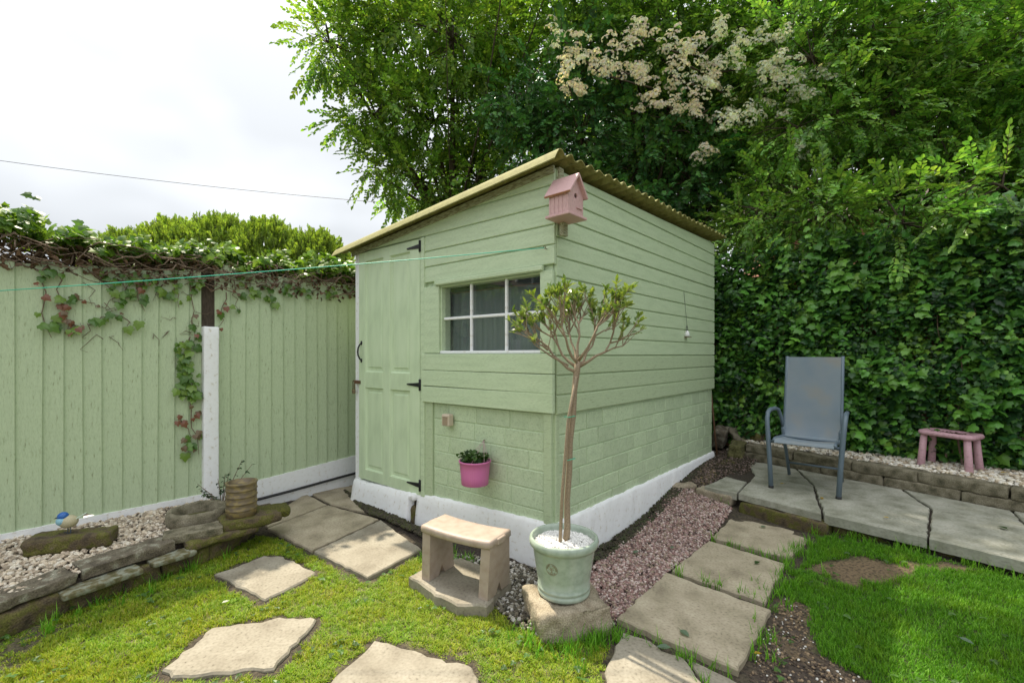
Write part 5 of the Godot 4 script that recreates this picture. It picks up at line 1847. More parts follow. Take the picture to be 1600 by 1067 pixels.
func build_grass() -> void:
	var moss := [Color(0.298, 0.411, 0.032), Color(0.380, 0.471, 0.042), Color(0.217, 0.341, 0.030), Color(0.488, 0.502, 0.139), Color(0.230, 0.379, 0.031)]
	var lush := [Color(0.105, 0.285, 0.019), Color(0.139, 0.351, 0.023), Color(0.077, 0.229, 0.018), Color(0.186, 0.392, 0.040)]
	var lm: Array = []
	var rm: Array = []
	for k in 4:
		lm.append(tuft(k + 1, 18, 0.015, 0.0036, moss, 1.3))
		rm.append(tuft(k + 11, 15, 0.027, 0.0028, lush, 0.75))
	var keep: Array = []
	for q: Array in slab_outlines:
		keep.append(grow(q, 0.03))
	for lawn in 2:
		var region: Array = left_lawn if lawn == 0 else right_lawn
		var o := Node3D.new()
		o.name = "mossy_grass" if lawn == 0 else "long_grass"
		add_child(o)
		o.set_meta("kind", "stuff")
		o.set_meta("label", "short yellow-green mossy lawn round the stepping stones" if lawn == 0 else "deep green longer lawn in front of the patio")
		o.set_meta("category", "grass")
		var places := [[], [], [], []]
		var tints := [[], [], [], []]
		var lo := Vector2(1e9, 1e9)
		var hi := -lo
		for p: Vector2 in region:
			lo = lo.min(p)
			hi = hi.max(p)
		var step := 0.0165 if lawn == 0 else 0.0175
		var x := lo.x
		while x < hi.x:
			var d := lo.y
			while d < hi.y:
				var p := Vector2(x + rnd(-0.012, 0.012), d + rnd(-0.012, 0.012))
				d += step * (1.0 + 0.6 * smoothstep(1.4, 0.6, d))
				var n := noise.get_noise_2d(p.x * 14.0, p.y * 14.0)
				var soft := p + Vector2(n, noise.get_noise_2d(p.y * 14.0, p.x * 14.0)) * 0.035
				if not inside(soft, region):
					continue
				var b := bare(p.x, p.y)
				if rng.randf() < b * 1.1 - 0.06:
					continue
				var n2 := noise.get_noise_2d(p.x * 3.5 + 8.0, p.y * 3.5)
				if lawn == 0 and rng.randf() < smoothstep(0.1, 0.45, n) * 0.75:
					continue
				var blocked := false
				var edge := 1.0
				for q: Array in keep:
					if inside(soft, q):
						blocked = true
						break
				if blocked:
					continue
				var w := rng.randi() % 4
				var sz := rnd(0.7, 1.3) * (1.0 + 0.3 * n2) * (1.0 - 0.5 * b)
				if lawn == 0 and p.x < -1.5:
					sz *= 1.25
				places[w].append(Transform3D(Basis(Vector3.UP, rnd(0, TAU)).scaled(Vector3(1.05, sz, 1.05)), at(p.x, gy(p.x, p.y) - 0.002 + 0.007 * n, p.y)))
				var t := rnd(0.8, 1.2)
				var warm := 1.0 + 0.28 * n2 if lawn == 0 else 1.0 + 0.35 * maxf(0.0, n2)
				tints[w].append(Color(t * warm, t, t * 0.9))
			x += step * 1.15
		var meshes: Array = lm if lawn == 0 else rm
		for w in 4:
			scatter(o, "grass", meshes[w], M.grass, places[w], tints[w])
	# coarse tufts along edges and in the joints of the path
	var e := Node3D.new()
	e.name = "edge_grass"
	add_child(e)
	e.set_meta("kind", "stuff")
	e.set_meta("label", "coarse grass tufts along the path edges and joints")
	e.set_meta("category", "grass")
	var tall := tuft(31, 9, 0.075, 0.004, lush, 0.6)
	var pl: Array = []
	var ti: Array = []
	var runs := [[0.30, 2.04, 0.52, 2.10, 34, 0.03], [0.02, 2.06, 0.3, 1.98, 30, 0.04], [1.33, 2.37, 1.68, 2.78, 34, 0.05], [1.70, 2.84, 2.12, 3.20, 34, 0.05], [1.33, 2.39, 0.96, 2.70, 16, 0.008], [1.71, 2.83, 1.40, 3.17, 12, 0.008], [1.31, 2.27, 1.0, 1.9, 12, 0.03], [0.74, 1.93, 0.77, 1.6, 9, 0.008], [2.22, 3.16, 2.8, 2.46, 40, 0.03], [-2.1, 2.52, -1.92, 2.84, 26, 0.05], [-2.3, 2.1, -2.1, 2.5, 22, 0.06], [0.52, 2.12, 0.90, 1.83, 12, 0.01], [-0.55, 2.95, -0.28, 2.80, 30, 0.05], [1.98, 5.05, 2.06, 4.9, 8, 0.04], [1.72, 3.7, 1.86, 3.9, 6, 0.02]]
	for a: Array in runs:
		for i in int(a[4]):
			var f := rng.randf()
			var x: float = lerpf(a[0], a[2], f) + rng.randfn() * a[5]
			var d: float = lerpf(a[1], a[3], f) + rng.randfn() * a[5]
			pl.append(Transform3D(Basis(Vector3.UP, rnd(0, TAU)).scaled(Vector3(1, rnd(0.5, 1.2), 1)), at(x, gy(x, d), d)))
			var t := rnd(0.8, 1.3)
			ti.append(Color(t, t, t))
	scatter(e, "grass", tall, M.grass, pl, ti)
	# clover and other small weeds in both lawns
	var weed := st_new(false)
	for k in 3:
		add_leaf(weed, Transform3D(Basis(Vector3.UP, k * TAU / 3.0), Vector3(0, 0.018, 0)), 0.013, 0.012, Color(0.09, 0.18, 0.04), 0.2, 0.1)
	pl = []
	ti = []
	for i in 1500:
		var p := Vector2(rnd(-2.4, 0.4), rnd(1.2, 3.2)) if i % 3 else Vector2(rnd(1.0, 3.2), rnd(1.2, 3.1))
		if noise.get_noise_2d(p.x * 3.0 + 20.0, p.y * 3.0) < 0.12 or not (inside(p, left_lawn) or inside(p, right_lawn)):
			continue
		var hidden := false
		for q: Array in keep:
			hidden = hidden or inside(p, q)
		if hidden:
			continue
		pl.append(Transform3D(Basis.from_euler(Vector3(rnd(-0.3, 0.3), rnd(0, TAU), rnd(-0.3, 0.3))).scaled(Vector3.ONE * rnd(0.7, 1.5)), at(p.x, gy(p.x, p.y) + rnd(-0.004, 0.006), p.y)))
		var t := rnd(0.7, 1.4)
		ti.append(Color(t, t, t))
	scatter(e, "clover", done(weed), M.leaf, pl, ti)


# ------------------------------------------------------------------ objects
# stacked outlines of a rounded rectangle: rows of [inset, height]
func loft(w: float, l: float, r: float, rows: Array, segs := 6, close_top := true, close_bottom := true) -> ArrayMesh:
	var s := st_new(true)
	var rings: Array = []
	for row: Array in rows:
		var ring: Array = []
		var hw: float = w / 2.0 - row[0]
		var hl: float = l / 2.0 - row[0]
		var rr := clampf(r - row[0], 0.002, minf(hw, hl))
		for c in 4:
			var cx: float = [hw - rr, -hw + rr, -hw + rr, hw - rr][c]
			var cz: float = [hl - rr, hl - rr, -hl + rr, -hl + rr][c]
			for k in segs + 1:
				var a := PI / 2.0 * (c + float(k) / segs)
				var p := Vector3(cx + rr * cos(a), row[1], cz + rr * sin(a))
				ring.append(p)
		rings.append(ring)
	var n: int = rings[0].size()
	for i in rings.size() - 1:
		for k in n:
			var k2 := (k + 1) % n
			quad(s, rings[i][k2], rings[i][k], rings[i + 1][k], rings[i + 1][k2])
	for e: Array in [[0, close_bottom, Vector3.DOWN], [rings.size() - 1, close_top, Vector3.UP]]:
		if e[1]:
			var mid := Vector3.ZERO
			for p: Vector3 in rings[e[0]]:
				mid += p / n
			for k in n:
				tri_out(s, mid, rings[e[0]][k], rings[e[0]][(k + 1) % n], e[2])
	return done(s)


func build_pot_tree() -> void:
	var base := at(0.258, 0.072, 2.268)
	var block := thing("stone_block", "chunky sandstone block carrying the pale green pot", "stone", at(0.262, -0.005, 2.235), 0.25)
	part(block, "stone", rough_block(0.36, 0.145, 0.30, 203, 0.022, 0.012, Vector3i(16, 7, 14), 6.0), M.sandstone)
	var pot := thing("plant_pot", "pale celadon glazed plant pot with a stamped round emblem", "plant pot", base)
	part(pot, "body", lathe([Vector2(0.0, 0.0), Vector2(0.124, 0.0), Vector2(0.130, 0.008), Vector2(0.130, 0.022), Vector2(0.125, 0.026), Vector2(0.127, 0.031), Vector2(0.131, 0.036), Vector2(0.130, 0.044), Vector2(0.126, 0.048), Vector2(0.135, 0.10), Vector2(0.144, 0.16), Vector2(0.154, 0.222), Vector2(0.157, 0.232), Vector2(0.165, 0.236), Vector2(0.171, 0.245), Vector2(0.173, 0.258), Vector2(0.170, 0.272), Vector2(0.163, 0.279), Vector2(0.155, 0.276), Vector2(0.151, 0.262), Vector2(0.146, 0.20)], 64), M.celadon)
	# stamped emblem: two arcs of letters round a small tree
	var s := st_new()
	var facing := atan2(-base.x, -base.z) - 0.40
	var on := func(du: float, dv: float, turn: float) -> Transform3D:
		var y := 0.165 + dv
		var r := 0.1445 + (y - 0.16) * 0.161 + 0.0006
		var a := facing + du / r
		var n := Vector3(sin(a), 0, cos(a))
		var b := Basis(Vector3(cos(a), 0, -sin(a)), Vector3.UP, n)
		return Transform3D(b * Basis(Vector3.BACK, turn), n * r + Vector3(0, y, 0))
	var write := func(a0: float, a1: float, text: String, inward: bool) -> void:
		for i in text.length():
			var f := float(i) / maxi(1, text.length() - 1)
			var a := lerpf(a0, a1, f)
			var tm := TextMesh.new()
			tm.text = text[i]
			tm.font_size = 16
			tm.pixel_size = 0.0006
			tm.depth = 0.0008
			var font := SystemFont.new()
			font.font_names = PackedStringArray(["Droid Serif"])
			tm.font = font
			s.append_from(tm, 0, on.call(0.0225 * cos(a), 0.0225 * sin(a), a - PI / 2.0 if not inward else a + PI / 2.0))
	write.call(2.95, 1.95, "HOME", false)
	write.call(1.35, -0.05, "GARDEN", false)
	write.call(3.95, 5.45, "LONDON", true)
	part(pot, "lettering", s.commit(), M.clay_mark)
	var e := st_new()
	for i in 40:
		var a := TAU * i / 40.0
		add_box(e, on.call(0.0285 * cos(a), 0.0285 * sin(a), a), Vector3(0.0012, 0.0042, 0.0012), 0.0002)
	add_box(e, on.call(0, -0.001, 0), Vector3(0.0018, 0.024, 0.0012), 0.0003)
	for a: Array in [[0.4, -0.006, 0.007, 0.7], [0.4, 0.006, 0.007, -0.7], [-0.1, -0.007, -0.001, 0.9], [-0.1, 0.007, -0.001, -0.9], [0, 0.0, -0.013, 1.57]]:
		add_box(e, on.call(a[1], a[2], a[3]), Vector3(0.0016, 0.012, 0.0012), 0.0003)
	part(pot, "emblem", done(e), M.clay_mark)
	part(pot, "soil", lathe([Vector2(0.151, 0.235), Vector2(0.10, 0.246), Vector2(0.0, 0.252)], 32), M.soil_fill)
	for variant in 3:
		var places: Array = []
		var tints: Array = []
		for i in 950:
			var a := rnd(0, TAU)
			var r := sqrt(rng.randf()) * 0.149
			places.append(Transform3D(Basis.from_euler(Vector3(rnd(0, 6), rnd(0, 6), rnd(0, 6))).scaled(Vector3.ONE * rnd(0.004, 0.0075)), Vector3(r * cos(a), 0.252 - r * 0.09 + rnd(0, 0.008), r * sin(a))))
			var t := rnd(0.62, 0.88)
			tints.append(Color(t, t * 0.985, t * 0.95))
		scatter(pot, "chippings", pebble_mesh(variant + 1), M.pebble, places, tints)
	# standard tree
	var tree := thing("standard_tree", "small lollipop tree with a sparse leafy head growing in the pot", "tree", base)
	var trunk := [Vector3(0.010, 0.22, 0.0), Vector3(0.018, 0.32, 0.003), Vector3(0.017, 0.45, -0.003), Vector3(0.027, 0.60, 0.004), Vector3(0.032, 0.74, -0.002), Vector3(0.047, 0.88, 0.004), Vector3(0.054, 1.0, -0.002), Vector3(0.066, 1.10, 0.0), Vector3(0.072, 1.145, 0.0)]
	part(tree, "trunk", tube(trunk, [0.0185, 0.016, 0.0148, 0.0155, 0.0142, 0.0148, 0.014, 0.0165, 0.0145], 12), M.pale_bark)
	var fork: Vector3 = trunk[8]
	var r := RandomNumberGenerator.new()
	r.seed = 31
	var ends: Array = []
	var wood := st_new(true)
	var middle := fork + Vector3(0.012, 0.25, 0.0)
	var knots: Array = []
	for a: Array in [[-0.15, 0.07, 0.03, -0.10], [-0.09, 0.17, 0.08, -0.02], [0.01, 0.19, -0.05, 0.0], [0.155, 0.09, 0.02, -0.05], [0.08, 0.17, 0.09, 0.0], [-0.03, 0.15, -0.11, -0.02], [0.10, 0.13, -0.09, -0.04], [-0.12, 0.12, -0.06, -0.06]]:
		var root := fork + Vector3(0, a[3] * 0.6, 0)
		var tip := fork + Vector3(a[0], a[1], a[2])
		var line: Array = []
		for k in 5:
			var f := k / 4.0
			line.append(root.lerp(tip, f) + Vector3(a[0] * 0.10 * sin(f * PI), -0.012 * sin(f * PI), a[2] * 0.10 * sin(f * PI)) + rand_dir(r) * 0.011 * sin(f * PI))
		part(tree, "branch", tube(line, [0.0092, 0.0072, 0.0062, 0.0054, 0.0042], 7), M.pale_bark)
		knots.append_array([line[2], line[3], line[4]])
	for i in range(2, knots.size(), 3):
		var tip: Vector3 = knots[i]
		var away := ((tip - fork) * Vector3(1, 0, 1)).normalized()
		for k in 4:
			var start: Vector3 = tip if k < 3 else knots[i - 1]
			var d2 := (away * r.randf_range(0.2, 0.8) + Vector3(0, 0.75, 0) + rand_dir(r) * 0.5).normalized()
			var t2 := start + d2 * r.randf_range(0.08, 0.14)
			add_tube(wood, [start, start.lerp(t2, 0.5) + rand_dir(r) * 0.008, t2], [0.0046, 0.0038, 0.003], 5, false)
			for m in 5:
				var d3 := (d2 * 0.5 + away * r.randf_range(-0.1, 0.5) + Vector3(0, 0.6, 0) + rand_dir(r) * 0.55).normalized()
				var from := start.lerp(t2, 1.0 if m < 3 else 0.55)
				var t3 := from + d3 * r.randf_range(0.07, 0.15)
				add_tube(wood, [from, from.lerp(t3, 0.5) + rand_dir(r) * 0.007, t3], [0.0028, 0.0022, 0.0014], 4, false)
				ends.append([t3, d3])
	# the stray low shoot that reaches across the window
	var stray := [fork + Vector3(-0.05, -0.02, 0.0), fork + Vector3(-0.13, 0.02, 0.05), fork + Vector3(-0.22, 0.08, 0.09), fork + Vector3(-0.275, 0.15, 0.10)]
	add_tube(wood, stray, [0.006, 0.005, 0.0035, 0.002], 5, false)
	for f: Array in [[2, 0.0], [3, 0.0], [2, 0.5], [3, 0.3]]:
		ends.append([stray[f[0]] + Vector3(-0.02, 0.03 + 0.03 * f[1], 0.02 * f[1]), Vector3(-0.5, 0.8, 0.2)])
	part(tree, "twigs", done(wood), M.pale_bark, Transform3D(), "", "stuff")
	var leaf_mesh: Array = []
	for c: Color in [Color(0.19, 0.28, 0.05), Color(0.27, 0.36, 0.075), Color(0.12, 0.20, 0.05), Color(0.34, 0.42, 0.10)]:
		var lf := st_new(false)
		add_leaf(lf, Transform3D(), 0.040, 0.0175, c, 0.35, 0.12)
		leaf_mesh.append(done(lf))
	var made := 0
	var spare := [[], [], [], []]
	for q: Array in ends:
		var high: float = q[0].y - fork.y
		var count := 7 if high > 0.22 else (5 if high > 0.15 else (2 if r.randf() < 0.6 else 0))
		for k in count:
			var d: Vector3 = (q[1] + rand_dir(r) * 1.0 + Vector3(0, 0.25, 0)).normalized()
			var b := aim(d, Vector3(r.randf_range(-0.6, 0.6), 1, r.randf_range(-0.6, 0.6))).scaled(Vector3.ONE * r.randf_range(0.65, 1.15))
			var xf := Transform3D(b, q[0] - q[1] * r.randf_range(0.0, 0.045))
			var w := r.randi() % 4
			if made < 298 and xf.origin.z > -0.06:
				part(tree, "leaf", leaf_mesh[w], M.glossy_leaf, xf)
				made += 1
			else:
				spare[w].append(xf)
	for w in 4:
		scatter(tree, "foliage", leaf_mesh[w], M.glossy_leaf, spare[w])
	var stake := thing("wooden_stake", "thin wooden stake tied to the trunk in the pot", "stake", base)
	part(stake, "cane", tube([Vector3(-0.022, 0.23, 0.03), Vector3(-0.01, 0.5, 0.03), Vector3(0.02, 0.86, 0.022), Vector3(0.06, 1.07, 0.018)], [0.0085, 0.008, 0.0075, 0.007], 8), M.pale_bark)
	for y: float in [0.66, 0.87]:
		part(stake, "tie", tube([Vector3(0.012, y, 0.042), Vector3(0.055, y + 0.004, 0.016), Vector3(0.035, y, -0.02), Vector3(0.0, y, 0.02)], [0.0018], 5), M.line_green)


func build_bench() -> void:
	var st := thing("bench_stone", "thin flat stone under the beige plastic bench", "stone")
	var outline := pts([-0.585, 2.569, -0.53, 2.665, -0.316, 2.812, 0.0, 2.54, -0.125, 2.262, -0.276, 2.275, -0.366, 2.355])
	var got := flagstone(outline, 0.06, 60, 0.01, 0.01)
	slab_outlines.append(outline)
	st.position = at(got[1].x, 0.0, got[1].y)
	part(st, "slab", got[0], pick(M.slab))
	var o := thing("plastic_bench", "small beige moulded plastic bench with a dished seat", "bench", at(-0.258, 0.0, 2.512), -0.545)
	var dish := func(p: Vector3) -> Vector3:
		return p + Vector3(0, -0.012 * (1.0 - pow(absf(p.x) / 0.235, 2.0)) * (1.0 if p.y > 0.01 else 0.5), 0)
	# seat: a grid so that the dip is smooth
	var s := st_new(true)
	var nx := 16
	var nz := 6
	var w := 0.47
	var l := 0.215
	var top: Array = []
	for i in nx + 1:
		var row: Array = []
		for j in nz + 1:
			row.append(dish.call(Vector3(lerpf(-w / 2 + 0.012, w / 2 - 0.012, float(i) / nx), 0.05, lerpf(-l / 2 + 0.012, l / 2 - 0.012, float(j) / nz))))
		top.append(row)
	for i in nx:
		for j in nz:
			quad(s, top[i][j + 1], top[i + 1][j + 1], top[i + 1][j], top[i][j])
	var rim: Array = []
	for i in range(0, nx + 1):
		rim.append(top[i][nz])
	for j in range(nz - 1, -1, -1):
		rim.append(top[nx][j])
	for i in range(nx - 1, -1, -1):
		rim.append(top[i][0])
	for j in range(1, nz):
		rim.append(top[0][j])
	var prev := rim
	for step: Array in [[0.008, -0.004], [0.012, -0.013], [0.012, -0.034], [0.007, -0.041], [-0.01, -0.043], [-0.1, -0.043]]:
		var next: Array = []
		for p: Vector3 in rim:
			var out := Vector3(signf(p.x) if absf(absf(p.x) - (w / 2 - 0.012)) < 1e-4 else 0.0, 0, signf(p.z) if absf(absf(p.z) - (l / 2 - 0.012)) < 1e-4 else 0.0).normalized()
			if step[0] == -0.1:
				next.append(Vector3(p.x * 0.2, p.y + step[1], 0))
			else:
				next.append(p + out * step[0] + Vector3(0, step[1], 0))
		for k in rim.size():
			var k2 := (k + 1) % rim.size()
			quad(s, next[k], next[k2], prev[k2], prev[k])
		prev = next
	part(o, "seat", done(s), M.beige_plastic, shift(0, 0.252, 0))
	for e: float in [-1.0, 1.0]:
		var g := st_new()
		# each leg is a flared panel with a notch cut in its foot
		for h: float in [-1.0, 1.0]:
			var poly := [Vector2(0.0, 0.055), Vector2(0.028 * h, 0.0), Vector2(0.108 * h, 0.0), Vector2(0.093 * h, 0.262), Vector2(0.0, 0.262)]
			if h < 0.0:
				poly.reverse()
			add_slice(g, poly, -0.028, 0.028)
		part(o, "leg", done(g), M.beige_plastic, Transform3D(Basis(Vector3.UP, PI / 2.0) * Basis(Vector3.RIGHT, 0.03 * e), Vector3(0.193 * e, 0.0, 0)))
		part(o, "tenon", box(0.02, 0.034, 0.075, 0.004), M.beige_plastic, shift(0.233 * e, 0.278, 0))


func build_chair() -> void:
	var o := thing("garden_chair", "grey-blue high-backed sling garden chair on the patio", "chair", at(2.357, 0.133, 3.676), -0.714)
	for e: float in [-1.0, 1.0]:
		part(o, "arm_leg", tube([Vector3(0.232 * e, 0, 0.0), Vector3(0.245 * e, 0.25, -0.008), Vector3(0.262 * e, 0.50, -0.02), Vector3(0.268 * e, 0.575, -0.035), Vector3(0.27 * e, 0.622, -0.075), Vector3(0.268 * e, 0.64, -0.14), Vector3(0.262 * e, 0.638, -0.30), Vector3(0.25 * e, 0.62, -0.385), Vector3(0.235 * e, 0.55, -0.425), Vector3(0.218 * e, 0.45, -0.44)], [0.0185, 0.0185, 0.0185, 0.018, 0.018, 0.018, 0.017, 0.016, 0.015, 0.014], 12), M.blue_grey)
		part(o, "rear_leg", tube([Vector3(0.212 * e, 0.46, -0.36), Vector3(0.205 * e, 0.24, -0.48), Vector3(0.20 * e, 0.0, -0.60)], [0.014, 0.014, 0.014], 10), M.blue_grey)
		part(o, "side_rail", tube([Vector3(0.21 * e, 0.398, 0.015), Vector3(0.21 * e, 0.41, -0.05), Vector3(0.21 * e, 0.395, -0.25), Vector3(0.21 * e, 0.385, -0.36), Vector3(0.21 * e, 0.405, -0.41), Vector3(0.21 * e, 0.48, -0.445), Vector3(0.21 * e, 0.75, -0.50), Vector3(0.21 * e, 1.10, -0.57)], [0.0145], 10), M.blue_grey)
		part(o, "foot_cap", lathe([Vector2(0, 0), Vector2(0.02, 0), Vector2(0.02, 0.02), Vector2(0.0, 0.022)], 12), M.wire_black, shift(0.232 * e, -0.002, 0.0))
	part(o, "crossbar", tube([Vector3(-0.245, 0.385, -0.02), Vector3(0.245, 0.385, -0.02)], [0.012], 8), M.blue_grey)
	part(o, "crossbar", tube([Vector3(-0.21, 0.385, -0.33), Vector3(0.21, 0.385, -0.33)], [0.010], 8), M.blue_grey)
	part(o, "crossbar", tube([Vector3(-0.205, 0.12, -0.54), Vector3(0.205, 0.12, -0.54)], [0.009], 8), M.blue_grey)
	var prof := [[0.385, 0.025], [0.412, 0.012], [0.418, -0.05], [0.405, -0.15], [0.396, -0.25], [0.388, -0.345], [0.40, -0.395], [0.45, -0.425], [0.55, -0.448], [0.75, -0.488], [0.95, -0.53], [1.095, -0.558]]
	for span: Array in [["seat", 0, 6], ["backrest", 6, 11]]:
		var s := st_new(true)
		for i in range(span[1], span[2]):
			for k in 8:
				var c: Array = []
				for q: Array in [[i, k], [i, k + 1], [i + 1, k + 1], [i + 1, k]]:
					var f: float = q[1] / 8.0 * 2.0 - 1.0
					var sag: float = 0.016 * (1.0 - f * f) * smoothstep(0.0, 2.0, q[0]) * smoothstep(11.0, 9.0, q[0])
					c.append(Vector3(0.205 * f, prof[q[0]][0] - (sag if q[0] < 6 else 0.0), prof[q[0]][1] - (sag if q[0] >= 6 else 0.0)))
				quad_out(s, c, Vector3(0, 1, 0.6))
				var under: Array = []
				for p: Vector3 in c:
					under.append(p + Vector3(0, -0.0022, -0.0022))
				quad_out(s, under, Vector3(0, -1, -0.6))
		part(o, span[0], done(s), M.sling)


func build_pink_stool() -> void:
	var o := thing("pink_stool", "small faded pink plastic stool standing on white gravel", "stool", at(3.745, 0.288, 3.89), -1.10)
	var tilt := Transform3D(Basis(Vector3.BACK, -0.02), Vector3.ZERO)
	part(o, "seat", loft(0.375, 0.265, 0.055, [[0.03, 0.262], [0.008, 0.266], [0.0, 0.278], [0.0, 0.288], [0.008, 0.302], [0.022, 0.306], [0.038, 0.300], [0.055, 0.288], [0.08, 0.284]], 6), M.pale_pink, tilt)
	for x: float in [-0.148, 0.148]:
		for z: float in [-0.095, 0.095]:
			part(o, "leg", lathe([Vector2(0, -0.01), Vector2(0.024, -0.008), Vector2(0.0275, 0.0), Vector2(0.026, 0.10), Vector2(0.0235, 0.27), Vector2(0, 0.272)], 20), M.pale_pink, Transform3D(Basis(Vector3.BACK, 0.06 * signf(x)) * Basis(Vector3.RIGHT, -0.05 * signf(z)), Vector3(x * 1.06, 0, z * 1.05)))
	# leaf litter lying in the dished seat
	var lf := st_new(false)
	add_leaf(lf, Transform3D(), 0.03, 0.02, Color(0.09, 0.05, 0.03), 0.5, 0.2)
	var pl: Array = []
	var ti: Array = []
	for i in 70:
		pl.append(Transform3D(Basis.from_euler(Vector3(rnd(-0.4, 0.4), rnd(0, TAU), rnd(-0.4, 0.4))).scaled(Vector3.ONE * rnd(0.4, 1.0)), Vector3(rng.randfn() * 0.055, 0.289, rng.randfn() * 0.03)))
		var t := rnd(0.5, 1.4)
		ti.append(Color(t, t, t))
	var d := Node3D.new()
	d.name = "leaf_litter"
	d.position = o.position
	d.rotation = o.rotation
	add_child(d)
	d.set_meta("kind", "stuff")
	d.set_meta("label", "brown leaf litter lying in the seat of the pink stool")
	d.set_meta("category", "litter")
	scatter(d, "leaves", done(lf), M.petal, pl, ti)


func build_birdhouse() -> void:
	var o := thing("birdhouse", "pink wooden birdhouse with a pitched roof on the shed corner", "birdhouse", SHED + side * Vector3(-0.028, 2.045, 0.113), 0.8446)
	var w := 0.155
	var dp := 0.135
	var h := 0.134
	var rise := 0.102
	part(o, "floor", box(w + 0.035, 0.016, dp + 0.035, 0.003), M.pink_wood, shift(0, 0.008, 0))
	# gable boards, the outer one with its round hole
	for e: float in [-1.0, 1.0]:
		var s := st_new()
		var z := e * (dp / 2.0 - 0.005)
		if e < 0.0:
			add_slice(s, [Vector2(-w / 2, 0.016), Vector2(w / 2, 0.016), Vector2(w / 2, h), Vector2(0, h + rise), Vector2(-w / 2, h)], z - 0.005, z + 0.005)
		else:
			var c := Vector2(0.0, 0.126)
			var r := 0.015
			var edge := [Vector2(-w / 2, 0.016), Vector2(0, 0.016), Vector2(w / 2, 0.016), Vector2(w / 2, 0.085), Vector2(w / 2, h), Vector2(w / 4, h + rise / 2), Vector2(0, h + rise), Vector2(-w / 4, h + rise / 2), Vector2(-w / 2, h), Vector2(-w / 2, 0.085)]
			for i in edge.size():
				var a: Vector2 = edge[i]
				var b: Vector2 = edge[(i + 1) % edge.size()]
				var a0 := (a - c).angle()
				var b0 := (b - c).angle()
				while b0 < a0:
					b0 += TAU
				var n := 4
				for k in n:
					var f0 := float(k) / n
					var f1 := float(k + 1) / n
					add_slice(s, [c + Vector2.from_angle(lerpf(a0, b0, f0)) * r, a.lerp(b, f0), a.lerp(b, f1), c + Vector2.from_angle(lerpf(a0, b0, f1)) * r], z - 0.005, z + 0.005)
		part(o, "gable", done(s), M.pink_wood)
	for e: float in [-1.0, 1.0]:
		# planked sides
		var planks := 4
		for k in planks:
			var pw := (dp - 0.02) / planks
			part(o, "plank", box(0.01, h - 0.016, pw - 0.0012, 0.0012), M.pink_wood, shift(e * (w / 2 - 0.005), (h + 0.016) / 2.0, -dp / 2 + 0.01 + pw * (k + 0.5)))
		var slope := atan2(rise, w / 2.0)
		var len := sqrt(rise * rise + w * w / 4.0) + 0.028
		var b := Basis(Vector3.BACK, -e * slope)
		var top := Vector3(0, h + rise + 0.012, 0)
		var mid := top + Vector3(e * cos(slope), -sin(slope), 0) * (len / 2.0 - 0.004)
		part(o, "roof", box(len, 0.013, dp + 0.05, 0.002), M.pink_wood, Transform3D(b, mid))
		part(o, "roof_edge", box(0.003, 0.0125, dp + 0.048, 0.001), M.pink_edge, Transform3D(b, top + Vector3(e * cos(slope), -sin(slope), 0) * (len - 0.0028)))
	part(o, "flap", box(0.06, 0.004, 0.008, 0.001), M.pink_wood, shift(0.035, 0.058, dp / 2.0 + 0.003))
	part(o, "bracket", box(0.05, 0.09, 0.03, 0.003), M.bare_wood, shift(0.045, -0.035, -0.05))


